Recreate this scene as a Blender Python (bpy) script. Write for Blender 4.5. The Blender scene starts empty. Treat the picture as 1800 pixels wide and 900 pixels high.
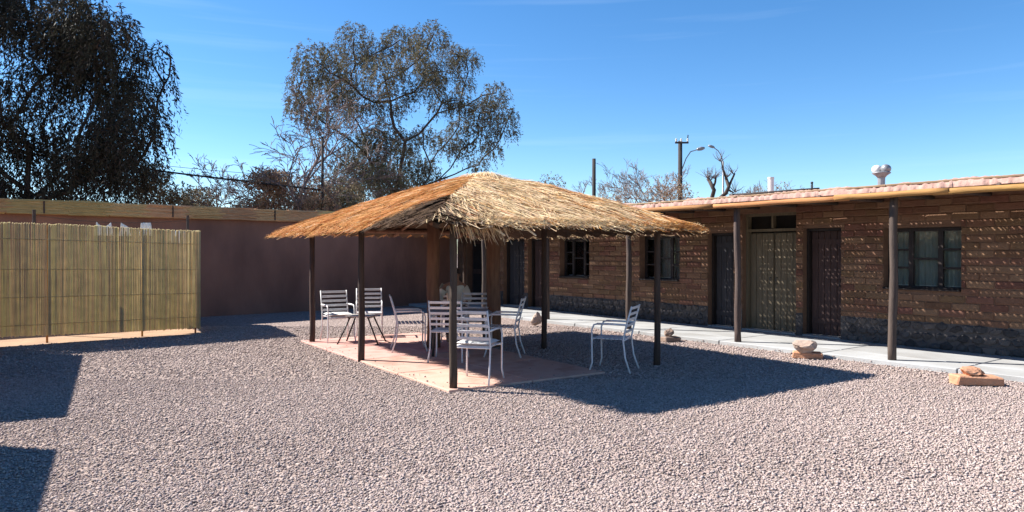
import bpy, math, random
import numpy as np
from mathutils import Vector, Matrix, Euler

random.seed(7)
RNG = np.random.default_rng(11)
S = bpy.context.scene
COL = S.collection
PI = math.pi

# ------------------------------------------------------------------ camera
CAMH, FPX, HORY = 1.6, 1250.0, 445.0
cd = bpy.data.cameras.new('camera')
cam = bpy.data.objects.new('camera', cd); COL.objects.link(cam)
cam.location = (0, 0, CAMH)
cam.rotation_euler = (math.radians(90) - math.atan((450 - HORY) / FPX), 0, 0)
cd.sensor_width = 36; cd.lens = 36 * FPX / 1800
cd.clip_end = 5000; cd.clip_start = 0.05
S.camera = cam

# ------------------------------------------------------------------ light
SUN_EL = math.radians(42)
SH = Vector((0.963, -0.27))                     # direction in which shadows fall on the ground
w = bpy.data.worlds.new('World'); S.world = w; w.use_nodes = True
nt = w.node_tree; bg = nt.nodes['Background']
sky = nt.nodes.new('ShaderNodeTexSky'); sky.sky_type = 'NISHITA'; sky.sun_disc = False
sky.sun_elevation = SUN_EL; sky.sun_rotation = math.atan2(-SH.x, -SH.y)
sky.altitude = 1500; sky.air_density = 1.0; sky.dust_density = 0.25; sky.ozone_density = 3.0
# thin cirrus streaks
tc = nt.nodes.new('ShaderNodeTexCoord'); mp = nt.nodes.new('ShaderNodeMapping')
mp.inputs['Scale'].default_value = (1.1, 1.1, 26); mp.inputs['Rotation'].default_value = (0.0, 0.035, 0.0)
nz = nt.nodes.new('ShaderNodeTexNoise'); nz.inputs['Scale'].default_value = 2.3; nz.inputs['Detail'].default_value = 4
cr = nt.nodes.new('ShaderNodeValToRGB'); cr.color_ramp.elements[0].position = 0.56; cr.color_ramp.elements[1].position = 0.74
mul = nt.nodes.new('ShaderNodeMath'); mul.operation = 'MULTIPLY'; mul.inputs[1].default_value = 0.04
mx = nt.nodes.new('ShaderNodeMixRGB'); mx.inputs[2].default_value = (7.5, 8.4, 9.2, 1)
nt.links.new(tc.outputs['Generated'], mp.inputs[0]); nt.links.new(mp.outputs[0], nz.inputs['Vector'])
nt.links.new(nz.outputs['Fac'], cr.inputs[0]); nt.links.new(cr.outputs[0], mul.inputs[0])
hsv = nt.nodes.new('ShaderNodeHueSaturation'); hsv.inputs['Saturation'].default_value = 1.25; hsv.inputs['Hue'].default_value = 0.500
nt.links.new(sky.outputs[0], hsv.inputs['Color'])
nt.links.new(mul.outputs[0], mx.inputs[0]); nt.links.new(hsv.outputs[0], mx.inputs[1])
nt.links.new(mx.outputs[0], bg.inputs['Color'])
bg.inputs['Strength'].default_value = 0.082
sd = bpy.data.lights.new('sun', 'SUN'); sd.energy = 5.0; sd.angle = math.radians(0.53); sd.color = (1.0, 0.955, 0.89)
so = bpy.data.objects.new('sun', sd); COL.objects.link(so)
LD = Vector((SH.x * math.cos(SUN_EL), SH.y * math.cos(SUN_EL), -math.sin(SUN_EL)))
so.rotation_euler = LD.to_track_quat('-Z', 'Y').to_euler(); so.location = (-20, 6, 18)
S.view_settings.view_transform = 'Standard'; S.view_settings.look = 'None'
S.view_settings.gamma = 1; S.view_settings.exposure = 1.3; S.view_settings.use_curve_mapping = False

# ------------------------------------------------------------------ helpers
def at(px, py=None, Y=None, z=0.0):
    """pixel -> point; depth from the ground height z, or given."""
    if Y is None: Y = (CAMH - z) * FPX / (py - HORY)
    zz = z if py is None else CAMH + (HORY - py) * Y / FPX
    return Vector(((px - 900) / FPX * Y, Y, zz))

def tag(o, label=None, cat=None, group=None, kind=None):
    if label: o['label'] = label
    if cat: o['category'] = cat
    if group: o['group'] = group
    if kind: o['kind'] = kind
    return o

def empty(name, loc=(0, 0, 0), rz=0.0, label=None, cat=None, group=None):
    o = bpy.data.objects.new(name, None); COL.objects.link(o)
    o.location = loc; o.rotation_euler = (0, 0, rz); o.empty_display_size = 0.2
    return tag(o, label, cat, group)

def link(name, me, mat=None, parent=None, smooth=False):
    o = bpy.data.objects.new(name, me); COL.objects.link(o)
    if mat and not me.materials: me.materials.append(mat)
    if parent: o.parent = parent
    if smooth: me.shade_smooth()
    return o

def copy_tree(o, parent=None):
    c = o.copy(); COL.objects.link(c); c.parent = parent
    for ch in list(o.children): copy_tree(ch, c)
    return c

def np_mesh(name, V, F):
    """V (n,3), F (m,k) arrays -> mesh, k = 3 or 4"""
    V = np.ascontiguousarray(V, dtype=np.float32); F = np.ascontiguousarray(F, dtype=np.int32)
    me = bpy.data.meshes.new(name); k = F.shape[1]
    me.vertices.add(len(V)); me.vertices.foreach_set('co', V.ravel())
    me.loops.add(F.size); me.loops.foreach_set('vertex_index', F.ravel())
    me.polygons.add(len(F)); me.polygons.foreach_set('loop_start', np.arange(0, F.size, k, dtype=np.int32))
    me.update(calc_edges=True); me.validate()
    return me

class MB:
    def __init__(s): s.v = []; s.f = []
    def add(s, vs, fs, M=None):
        n = len(s.v)
        for p in vs:
            p = Vector(p); s.v.append(tuple(M @ p if M is not None else p))
        for f in fs: s.f.append(tuple(i + n for i in f))
        return s
    def box(s, c, d, rot=None, bev=0.0, jit=0.0):
        hx, hy, hz = d[0] / 2, d[1] / 2, d[2] / 2
        M = Matrix.Translation(c)
        if rot: M = M @ Euler(rot).to_matrix().to_4x4()
        j = lambda: random.uniform(-jit, jit)
        if bev <= 0:
            vs = [(x * hx + j(), y * hy + j(), z * hz + j()) for z in (-1, 1) for y in (-1, 1) for x in (-1, 1)]
            fs = [(0, 2, 3, 1), (4, 5, 7, 6), (0, 1, 5, 4), (2, 6, 7, 3), (0, 4, 6, 2), (1, 3, 7, 5)]
            return s.add(vs, fs, M)
        b = bev; vs = []; idx = {}
        for x in (-1, 1):
            for y in (-1, 1):
                for z in (-1, 1):
                    jx, jy, jz = j(), j(), j()
                    for a in range(3):
                        q = [x * (hx - b), y * (hy - b), z * (hz - b)]
                        q[a] = (x * hx, y * hy, z * hz)[a]
                        idx[(x, y, z, a)] = len(vs); vs.append((q[0] + jx, q[1] + jy, q[2] + jz))
        fs = []
        sg = (-1, 1)
        for sx in sg:
            q = [idx[(sx, -1, -1, 0)], idx[(sx, 1, -1, 0)], idx[(sx, 1, 1, 0)], idx[(sx, -1, 1, 0)]]
            fs.append(q if sx > 0 else q[::-1])
            q = [idx[(-1, sx, -1, 1)], idx[(-1, sx, 1, 1)], idx[(1, sx, 1, 1)], idx[(1, sx, -1, 1)]]
            fs.append(q if sx > 0 else q[::-1])
            q = [idx[(-1, -1, sx, 2)], idx[(1, -1, sx, 2)], idx[(1, 1, sx, 2)], idx[(-1, 1, sx, 2)]]
            fs.append(q if sx > 0 else q[::-1])
        for p in sg:
            for q_ in sg:
                e = [idx[(p, q_, -1, 0)], idx[(p, q_, 1, 0)], idx[(p, q_, 1, 1)], idx[(p, q_, -1, 1)]]
                fs.append(e if p * q_ < 0 else e[::-1])
                e = [idx[(p, -1, q_, 0)], idx[(p, 1, q_, 0)], idx[(p, 1, q_, 2)], idx[(p, -1, q_, 2)]]
                fs.append(e if p * q_ > 0 else e[::-1])
                e = [idx[(-1, p, q_, 1)], idx[(1, p, q_, 1)], idx[(1, p, q_, 2)], idx[(-1, p, q_, 2)]]
                fs.append(e if p * q_ < 0 else e[::-1])
        for x in sg:
            for y in sg:
                for z in sg:
                    t = [idx[(x, y, z, 0)], idx[(x, y, z, 1)], idx[(x, y, z, 2)]]
                    fs.append(t if x * y * z > 0 else t[::-1])
        return s.add(vs, fs, M)
    def tube(s, pts, r, n=8, cap=True):
        pts = [Vector(p) for p in pts]
        rs = r if isinstance(r, (list, tuple)) else [r] * len(pts)
        base = len(s.v); up = None
        for i, p in enumerate(pts):
            a = pts[max(i - 1, 0)]; b = pts[min(i + 1, len(pts) - 1)]
            t = (b - a)
            t = t.normalized() if t.length > 1e-9 else Vector((0, 0, 1))
            if up is None:
                up = t.orthogonal().normalized()
            else:
                up = (up - t * up.dot(t))
                up = up.normalized() if up.length > 1e-6 else t.orthogonal().normalized()
            sd_ = t.cross(up)
            for k in range(n):
                an = 2 * PI * k / n
                s.v.append(tuple(p + (up * math.cos(an) + sd_ * math.sin(an)) * rs[i]))
        for i in range(len(pts) - 1):
            for k in range(n):
                k2 = (k + 1) % n; o = base + i * n
                s.f.append((o + k, o + k2, o + n + k2, o + n + k))
        if cap:
            s.f.append(tuple(base + k for k in range(n))[::-1])
            o = base + (len(pts) - 1) * n
            s.f.append(tuple(o + k for k in range(n)))
        return s
    def lathe(s, prof, n=14, M=None):
        vs = []; fs = []
        for (r, z) in prof:
            for k in range(n):
                a = 2 * PI * k / n; vs.append((r * math.cos(a), r * math.sin(a), z))
        for i in range(len(prof) - 1):
            for k in range(n):
                k2 = (k + 1) % n
                fs.append((i * n + k, i * n + k2, (i + 1) * n + k2, (i + 1) * n + k))
        fs.append(tuple(range(n))[::-1]); fs.append(tuple((len(prof) - 1) * n + k for k in range(n)))
        return s.add(vs, fs, M)
    def mesh(s, name):
        me = bpy.data.meshes.new(name); me.from_pydata(s.v, [], s.f); me.update(); return me
    def build(s, name, mat, parent=None, smooth=False):
        o = link(name, s.mesh(name), mat, parent, smooth); return o

def pole_pts(x, y, z0, z1, r, lean=0.0, n=11):
    ph = random.uniform(0, 6)
    P = [(x + lean * i / n + 0.006 * math.sin(ph + i * 0.9), y + 0.006 * math.cos(ph + i * 0.7), z0 + (z1 - z0) * i / n) for i in range(n + 1)]
    return P, [r * (1.06 - 0.1 * i / n) * random.uniform(0.94, 1.07) for i in range(n + 1)]

def rock_mesh(name, sx, sy, sz, seed, sub=2, rough=0.22):
    import bmesh
    bm = bmesh.new(); bmesh.ops.create_icosphere(bm, subdivisions=sub, radius=1)
    r = random.Random(seed)
    pl = [(Vector((r.uniform(-1, 1), r.uniform(-1, 1), r.uniform(-1, 1))).normalized(), r.uniform(0.52, 0.82)) for _ in range(14)]
    for v in bm.verts:
        for n_, d in pl:
            e = v.co.dot(n_) - d
            if e > 0: v.co -= n_ * e
        v.co *= 1 + r.uniform(-rough, rough) * 0.3
        v.co.x *= sx; v.co.y *= sy; v.co.z *= sz
    me = bpy.data.meshes.new(name); bm.to_mesh(me); bm.free(); return me

# ------------------------------------------------------------------ materials
def mat(name, c1, c2=None, scale=6.0, rough=0.85, bump=0.0, bscale=None, rnd=None, rnd_amt=0.0, island=False,
        stretch=(1, 1, 1), metal=0.0, spec=0.3, trans=0.0, c3=None, detail=6, coord='Object', ramp=(0.3, 0.7)):
    m = bpy.data.materials.new(name); m.use_nodes = True
    t = m.node_tree; b = t.nodes['Principled BSDF']; L = t.links.new
    b.inputs['Roughness'].default_value = rough; b.inputs['Metallic'].default_value = metal
    b.inputs['Specular IOR Level'].default_value = spec
    co = t.nodes.new('ShaderNodeTexCoord'); ma = t.nodes.new('ShaderNodeMapping'); ma.inputs['Scale'].default_value = stretch
    L(co.outputs[coord], ma.inputs[0])
    oi = t.nodes.new('ShaderNodeObjectInfo')
    if coord == 'Object':
        cmb = t.nodes.new('ShaderNodeVectorMath'); cmb.operation = 'ADD'
        sc_ = t.nodes.new('ShaderNodeMath'); sc_.operation = 'MULTIPLY'; sc_.inputs[1].default_value = 37.0
        L(oi.outputs['Random'], sc_.inputs[0]); L(ma.outputs[0], cmb.inputs[0]); L(sc_.outputs[0], cmb.inputs[1])
        vec = cmb.outputs[0]
    else: vec = ma.outputs[0]
    n1 = t.nodes.new('ShaderNodeTexNoise'); n1.inputs['Scale'].default_value = scale; n1.inputs['Detail'].default_value = detail
    L(vec, n1.inputs['Vector'])
    r1 = t.nodes.new('ShaderNodeValToRGB'); e = r1.color_ramp.elements
    e[0].position, e[1].position = ramp
    c2 = c2 or tuple(x * 0.7 for x in c1)
    e[0].color = (*c1, 1); e[1].color = (*c2, 1)
    if c3: q = r1.color_ramp.elements.new(sum(ramp) / 2); q.color = (*c3, 1)
    L(n1.outputs['Fac'], r1.inputs[0]); out = r1.outputs[0]
    if rnd_amt > 0:
        if island:
            g = t.nodes.new('ShaderNodeNewGeometry'); rv = g.outputs['Random Per Island']
        else: rv = oi.outputs['Random']
        hs = t.nodes.new('ShaderNodeHueSaturation')
        mr = t.nodes.new('ShaderNodeMapRange'); mr.inputs[3].default_value = 1 - rnd_amt; mr.inputs[4].default_value = 1 + rnd_amt
        L(rv, mr.inputs[0]); L(mr.outputs[0], hs.inputs['Value']); L(out, hs.inputs['Color'])
        mh = t.nodes.new('ShaderNodeMapRange'); mh.inputs[3].default_value = 0.5 - 0.02; mh.inputs[4].default_value = 0.5 + 0.02
        fr = t.nodes.new('ShaderNodeMath'); fr.operation = 'FRACT'; mm = t.nodes.new('ShaderNodeMath'); mm.operation = 'MULTIPLY'; mm.inputs[1].default_value = 7.31
        L(rv, mm.inputs[0]); L(mm.outputs[0], fr.inputs[0]); L(fr.outputs[0], mh.inputs[0]); L(mh.outputs[0], hs.inputs['Hue'])
        out = hs.outputs[0]
        if rnd:
            mx_ = t.nodes.new('ShaderNodeMixRGB'); mx_.inputs[2].default_value = (*rnd, 1)
            m2 = t.nodes.new('ShaderNodeMath'); m2.operation = 'MULTIPLY'; m2.inputs[1].default_value = 13.7
            f2 = t.nodes.new('ShaderNodeMath'); f2.operation = 'FRACT'; p2 = t.nodes.new('ShaderNodeMath'); p2.operation = 'POWER'; p2.inputs[1].default_value = 2.2
            L(rv, m2.inputs[0]); L(m2.outputs[0], f2.inputs[0]); L(f2.outputs[0], p2.inputs[0]); L(p2.outputs[0], mx_.inputs[0])
            L(out, mx_.inputs[1]); out = mx_.outputs[0]
    L(out, b.inputs['Base Color'])
    if bump > 0:
        n2 = t.nodes.new('ShaderNodeTexNoise'); n2.inputs['Scale'].default_value = bscale or scale * 4; n2.inputs['Detail'].default_value = 5
        L(vec, n2.inputs['Vector'])
        bp = t.nodes.new('ShaderNodeBump'); bp.inputs['Strength'].default_value = bump; bp.inputs['Distance'].default_value = 0.02
        L(n2.outputs['Fac'], bp.inputs['Height']); L(bp.outputs[0], b.inputs['Normal'])
    if trans > 0:
        tr = t.nodes.new('ShaderNodeBsdfTranslucent'); L(out, tr.inputs['Color'])
        ms = t.nodes.new('ShaderNodeMixShader'); ms.inputs[0].default_value = trans
        L(b.outputs[0], ms.inputs[1]); L(tr.outputs[0], ms.inputs[2]); L(ms.outputs[0], t.nodes['Material Output'].inputs['Surface'])
    return m

M = {}
M['pebble'] = mat('pebble', (0.375, 0.295, 0.262), (0.295, 0.23, 0.204), scale=0.7, rough=0.95, island=True, rnd_amt=0.24, rnd=(0.47, 0.385, 0.35), spec=0.15)
M['post'] = mat('dark_post_wood', (0.085, 0.055, 0.042), (0.045, 0.03, 0.025), scale=5, stretch=(6, 6, 0.6), rough=0.8, bump=0.3, bscale=20, rnd_amt=0.15)
M['pillar'] = mat('brown_trunk', (0.225, 0.118, 0.072), (0.14, 0.072, 0.046), scale=5, stretch=(4, 4, 0.6), rough=0.9, bump=0.5, bscale=14)
M['pale_post'] = mat('weathered_post_wood', (0.105, 0.078, 0.062), (0.055, 0.04, 0.033), scale=5, stretch=(6, 6, 0.6), rough=0.85, bump=0.3, bscale=20, rnd_amt=0.12)
M['beam'] = mat('beam_wood', (0.47, 0.225, 0.08), (0.30, 0.13, 0.05), scale=3, stretch=(0.6, 5, 5), rough=0.8, bump=0.35, bscale=12, rnd_amt=0.22)
M['mud'] = mat('roof_mud', (0.44, 0.28, 0.23), (0.32, 0.19, 0.155), scale=7, rough=0.95, bump=0.8, bscale=18)
M['cane'] = mat('cane', (0.30, 0.21, 0.12), (0.2, 0.13, 0.075), scale=6, rough=0.8, island=True, rnd_amt=0.25)
M['adobe'] = mat('adobe_brick', (0.178, 0.094, 0.060), (0.135, 0.07, 0.046), scale=9, rough=0.95, bump=0.6, bscale=40, rnd_amt=0.13, rnd=(0.22, 0.13, 0.08), spec=0.1)
M['adobe_i'] = mat('adobe_brick_far', (0.178, 0.094, 0.060), (0.135, 0.07, 0.046), scale=9, rough=0.95, bump=0.6, bscale=40, rnd_amt=0.13, rnd=(0.22, 0.13, 0.08), island=True, spec=0.1)
M['mortar'] = mat('mud_mortar', (0.185, 0.106, 0.068), (0.145, 0.08, 0.053), scale=8, rough=0.95, bump=0.5, bscale=30)
M['stone'] = mat('plinth_stone', (0.075, 0.068, 0.068), (0.045, 0.042, 0.044), scale=12, rough=0.85, bump=0.6, bscale=30, rnd_amt=0.35, rnd=(0.12, 0.10, 0.09))
M['dirt'] = mat('orange_dirt', (0.38, 0.245, 0.155), (0.28, 0.175, 0.11), scale=3, rough=0.95, bump=0.6, bscale=30)
M['concrete'] = mat('walk_concrete', (0.37, 0.375, 0.375), (0.27, 0.265, 0.255), scale=1.6, rough=0.9, bump=0.15, bscale=40, rnd_amt=0.05)
M['pad'] = mat('pink_concrete', (0.52, 0.275, 0.225), (0.41, 0.195, 0.16), scale=2.2, rough=0.9, bump=0.15, bscale=50, rnd_amt=0.05, c3=(0.54, 0.32, 0.27))
M['wallmud'] = mat('mud_render', (0.30, 0.145, 0.098), (0.175, 0.084, 0.06), scale=1.3, rough=0.95, bump=0.8, bscale=9, stretch=(1, 1, 0.45))
M['coping'] = mat('reed_coping', (0.64, 0.41, 0.19), (0.46, 0.28, 0.125), scale=5, stretch=(1.0, 3, 9), rough=0.9, bump=0.7, bscale=26, rnd_amt=0.2)
M['reed'] = mat('reed_screen', (0.64, 0.545, 0.32), (0.53, 0.45, 0.265), scale=3, stretch=(2, 2, 2.5), rough=0.8, island=True, rnd_amt=0.09, trans=0.5)
M['strawL'] = mat('thatch_brown', (0.54, 0.235, 0.062), (0.38, 0.15, 0.038), scale=1.3, rough=0.8, island=True, rnd_amt=0.22, rnd=(0.62, 0.33, 0.12), trans=0.12)
M['strawF'] = mat('thatch_pale', (0.74, 0.55, 0.33), (0.63, 0.43, 0.22), scale=1.6, rough=0.8, island=True, rnd_amt=0.18, rnd=(0.82, 0.67, 0.44), trans=0.2)
M['strawShade'] = mat('shade_thatch', (0.085, 0.045, 0.022), (0.05, 0.027, 0.014), scale=2.5, rough=0.9, island=True, rnd_amt=0.35, rnd=(0.15, 0.085, 0.04))  # near-black tone paints the shade under the thatch at the near corner
M['bed'] = mat('thatch_bed', (0.10, 0.055, 0.028), (0.06, 0.033, 0.018), scale=8, rough=0.95, bump=0.8, bscale=30)
M['white'] = mat('white_metal', (0.72, 0.70, 0.70), (0.62, 0.6, 0.6), scale=7, rough=0.45, spec=0.4, rnd_amt=0.05)
M['cushion'] = mat('white_cushion', (0.8, 0.78, 0.75), (0.72, 0.7, 0.67), scale=5, rough=0.9, bump=0.2)
M['darkmetal'] = mat('dark_metal', (0.05, 0.045, 0.045), (0.03, 0.03, 0.03), scale=9, rough=0.5)
M['tabletop'] = mat('table_slat', (0.44, 0.41, 0.38), (0.33, 0.3, 0.28), scale=5, stretch=(1, 6, 1), rough=0.7)
M['frame'] = mat('dark_frame', (0.035, 0.025, 0.022), (0.02, 0.015, 0.014), scale=6, stretch=(4, 4, 1), rough=0.6)
M['doorR'] = mat('brown_door', (0.075, 0.042, 0.036), (0.05, 0.028, 0.025), scale=5, stretch=(5, 5, 0.5), rough=0.65, bump=0.2)
M['doorB'] = mat('blue_grey_door', (0.052, 0.047, 0.05), (0.034, 0.031, 0.034), scale=5, stretch=(5, 5, 0.5), rough=0.65, bump=0.2)
M['doorG'] = mat('olive_door', (0.165, 0.13, 0.085), (0.115, 0.09, 0.058), scale=4, stretch=(5, 5, 0.5), rough=0.8, bump=0.3)
M['curtain'] = mat('curtain', (0.62, 0.62, 0.58), (0.5, 0.5, 0.47), scale=6, stretch=(6, 6, 0.3), rough=0.95)
M['dark'] = mat('dark_interior', (0.03, 0.026, 0.024), (0.02, 0.018, 0.017), scale=3, rough=0.95)
M['rockpale'] = mat('pale_rock', (0.50, 0.385, 0.31), (0.34, 0.245, 0.19), scale=6, rough=0.95, bump=0.7, bscale=18)
M['brickred'] = mat('orange_brick', (0.55, 0.29, 0.17), (0.40, 0.19, 0.11), scale=7, rough=0.95, bump=0.6, bscale=24)
M['rockdark'] = mat('brown_rock', (0.28, 0.20, 0.16), (0.18, 0.13, 0.10), scale=6, rough=0.95, bump=0.7, bscale=18)
M['bark'] = mat('bark', (0.085, 0.062, 0.05), (0.05, 0.036, 0.03), scale=4, stretch=(3, 3, 0.7), rough=0.95, bump=0.6, bscale=10)
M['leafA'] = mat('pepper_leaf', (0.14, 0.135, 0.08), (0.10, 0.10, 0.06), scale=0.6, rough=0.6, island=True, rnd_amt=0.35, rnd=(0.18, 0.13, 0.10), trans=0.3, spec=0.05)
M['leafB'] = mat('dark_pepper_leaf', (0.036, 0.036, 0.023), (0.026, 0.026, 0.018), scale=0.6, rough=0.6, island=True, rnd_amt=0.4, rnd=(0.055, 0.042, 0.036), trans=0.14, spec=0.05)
M['leafD'] = mat('dry_leaf', (0.36, 0.225, 0.155), (0.26, 0.16, 0.11), scale=0.8, rough=0.8, island=True, rnd_amt=0.35, rnd=(0.24, 0.19, 0.11), trans=0.2)
M['leafE'] = mat('olive_leaf', (0.17, 0.145, 0.085), (0.13, 0.108, 0.062), scale=0.8, rough=0.8, island=True, rnd_amt=0.35, rnd=(0.24, 0.17, 0.11), trans=0.2)
M['twig'] = mat('grey_twig', (0.20, 0.155, 0.145), (0.13, 0.10, 0.095), scale=3, rough=0.95)
M['poleU'] = mat('utility_pole', (0.055, 0.045, 0.042), (0.035, 0.03, 0.028), scale=4, stretch=(4, 4, 0.5), rough=0.9)
M['galv'] = mat('galvanised', (0.30, 0.30, 0.31), (0.2, 0.2, 0.215), scale=8, rough=0.45, metal=0.35)
M['pipe'] = mat('white_pipe', (0.72, 0.69, 0.66), (0.58, 0.55, 0.52), scale=6, rough=0.6)
M['cable'] = mat('black_cable', (0.02, 0.02, 0.02), (0.015, 0.015, 0.015), rough=0.6)
M['skin'] = mat('skin', (0.30, 0.165, 0.11), (0.26, 0.14, 0.09), scale=4, rough=0.6)
M['shirt'] = mat('cream_shirt', (0.74, 0.69, 0.58), (0.66, 0.61, 0.5), scale=7, rough=0.95, bump=0.3)
M['trousers'] = mat('dark_trousers', (0.05, 0.05, 0.065), (0.035, 0.035, 0.045), scale=7, rough=0.95)
M['hair'] = mat('dark_hair', (0.02, 0.015, 0.012), (0.012, 0.01, 0.008), scale=20, rough=0.6)
M['insul'] = mat('porcelain', (0.65, 0.63, 0.6), (0.55, 0.53, 0.5), rough=0.3)
M['linen'] = mat('white_linen', (0.8, 0.79, 0.77), (0.74, 0.73, 0.71), rough=0.95, trans=0.2)

def glass_mat():
    m = bpy.data.materials.new('window_glass'); m.use_nodes = True; t = m.node_tree; L = t.links.new
    b = t.nodes['Principled BSDF']; b.inputs['Base Color'].default_value = (0.9, 0.93, 0.93, 1); b.inputs['Roughness'].default_value = 0.04
    tr = t.nodes.new('ShaderNodeBsdfTransparent'); gl = t.nodes.new('ShaderNodeBsdfGlossy'); gl.inputs['Roughness'].default_value = 0.03
    nz_ = t.nodes.new('ShaderNodeTexNoise'); nz_.inputs['Scale'].default_value = 2.0
    fr = t.nodes.new('ShaderNodeFresnel'); fr.inputs[0].default_value = 1.5
    tr.inputs[0].default_value = (0.78, 0.82, 0.8, 1)
    ms = t.nodes.new('ShaderNodeMixShader'); L(fr.outputs[0], ms.inputs[0]); L(tr.outputs[0], ms.inputs[1]); L(gl.outputs[0], ms.inputs[2])
    L(ms.outputs[0], t.nodes['Material Output'].inputs['Surface']); t.nodes.remove(nz_); return m
M['glass'] = glass_mat()

def gravel_mat():
    m = bpy.data.materials.new('gravel_ground'); m.use_nodes = True; t = m.node_tree; L = t.links.new
    b = t.nodes['Principled BSDF']; b.inputs['Roughness'].default_value = 0.95; b.inputs['Specular IOR Level'].default_value = 0.1
    co = t.nodes.new('ShaderNodeTexCoord')
    vo = t.nodes.new('ShaderNodeTexVoronoi'); vo.inputs['Scale'].default_value = 26
    L(co.outputs['Object'], vo.inputs['Vector'])
    r = t.nodes.new('ShaderNodeValToRGB'); e = r.color_ramp.elements
    e[0].color = (0.20, 0.152, 0.135, 1); e[1].color = (0.40, 0.32, 0.285, 1)
    sp = t.nodes.new('ShaderNodeSeparateColor'); L(vo.outputs['Color'], sp.inputs[0]); L(sp.outputs[0], r.inputs[0])
    nz_ = t.nodes.new('ShaderNodeTexNoise'); nz_.inputs['Scale'].default_value = 0.35; nz_.inputs['Detail'].default_value = 4
    L(co.outputs['Object'], nz_.inputs['Vector'])
    mx_ = t.nodes.new('ShaderNodeMixRGB'); mx_.blend_type = 'MULTIPLY'; mx_.inputs[0].default_value = 0.5
    r2 = t.nodes.new('ShaderNodeValToRGB'); r2.color_ramp.elements[0].position = 0.35; r2.color_ramp.elements[0].color = (0.75, 0.72, 0.7, 1); r2.color_ramp.elements[1].position = 0.65
    L(nz_.outputs['Fac'], r2.inputs[0]); L(r.outputs[0], mx_.inputs[1]); L(r2.outputs[0], mx_.inputs[2])
    L(mx_.outputs[0], b.inputs['Base Color'])
    bp = t.nodes.new('ShaderNodeBump'); bp.inputs['Strength'].default_value = 0.9; bp.inputs['Distance'].default_value = 0.03; bp.invert = True
    L(vo.outputs['Distance'], bp.inputs['Height']); L(bp.outputs[0], b.inputs['Normal'])
    return m
M['ground'] = gravel_mat()

# ------------------------------------------------------------------ frames of reference
GZ_O = Vector((-0.69, 8.30, 0)); GZ_R = math.atan2(0.55, 0.835)
BL_O = Vector((6.86, 11.23, 0)); BL_R = math.atan2(-0.804, 0.594)
WL_O = Vector((-7.73, 17.9, 0)); WL_R = math.atan2(0.64, 0.77)
FN_O = Vector((-6.25, 14.2, 0)); FN_R = math.atan2(0.625, 0.78)
def to_local(P, O, R):
    d = np.asarray(P)[:, :2] - np.array([O.x, O.y]); c, s_ = math.cos(-R), math.sin(-R)
    return np.stack([d[:, 0] * c - d[:, 1] * s_, d[:, 0] * s_ + d[:, 1] * c], 1)

# ------------------------------------------------------------------ ground
gm = MB().add([(-700, -60, 0), (700, -60, 0), (700, 1500, 0), (-700, 1500, 0)], [(0, 1, 2, 3)]).build('ground', M['ground'])
tag(gm, kind='structure')

# pink slab under the shelter
pad = empty('pavement', GZ_O, GZ_R); tag(pad, kind='structure')
xs = [-0.12, 1.06, 2.24]; ys = [-0.12, 1.3, 2.7, 4.1, 5.5]
for i in range(2):
    for j in range(4):
        MB().box(((xs[i] + xs[i + 1]) / 2, (ys[j] + ys[j + 1]) / 2, -0.008), (xs[i + 1] - xs[i] - 0.012, ys[j + 1] - ys[j] - 0.012, 0.07), bev=0.008).build('slab', M['pad'], pad)

dirt = MB().add([(-5.2, -0.16, 0.006), (0.08, -0.14, 0.006), (0.1, 1.6, 0.006), (-5.2, 1.6, 0.006)], [(0, 1, 2, 3)]).build('dirt_ground', M['dirt']); dirt.location = FN_O; dirt.rotation_euler = (0, 0, FN_R); tag(dirt, kind='structure')

# concrete walk in front of the rooms
walk = empty('walkway', BL_O, BL_R); tag(walk, kind='structure')
x = -14.3; k = 0
while x < 3.0:
    L_ = 1.9
    MB().box((x + L_ / 2, -1.585, 0.03), (L_ - 0.015, 0.59, 0.08), bev=0.01).build('slab', M['concrete'], walk)
    MB().box((x + L_ / 2, -0.645, 0.032), (L_ - 0.015, 1.275, 0.08), bev=0.01).build('slab', M['concrete'], walk)
    x += L_; k += 1

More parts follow.
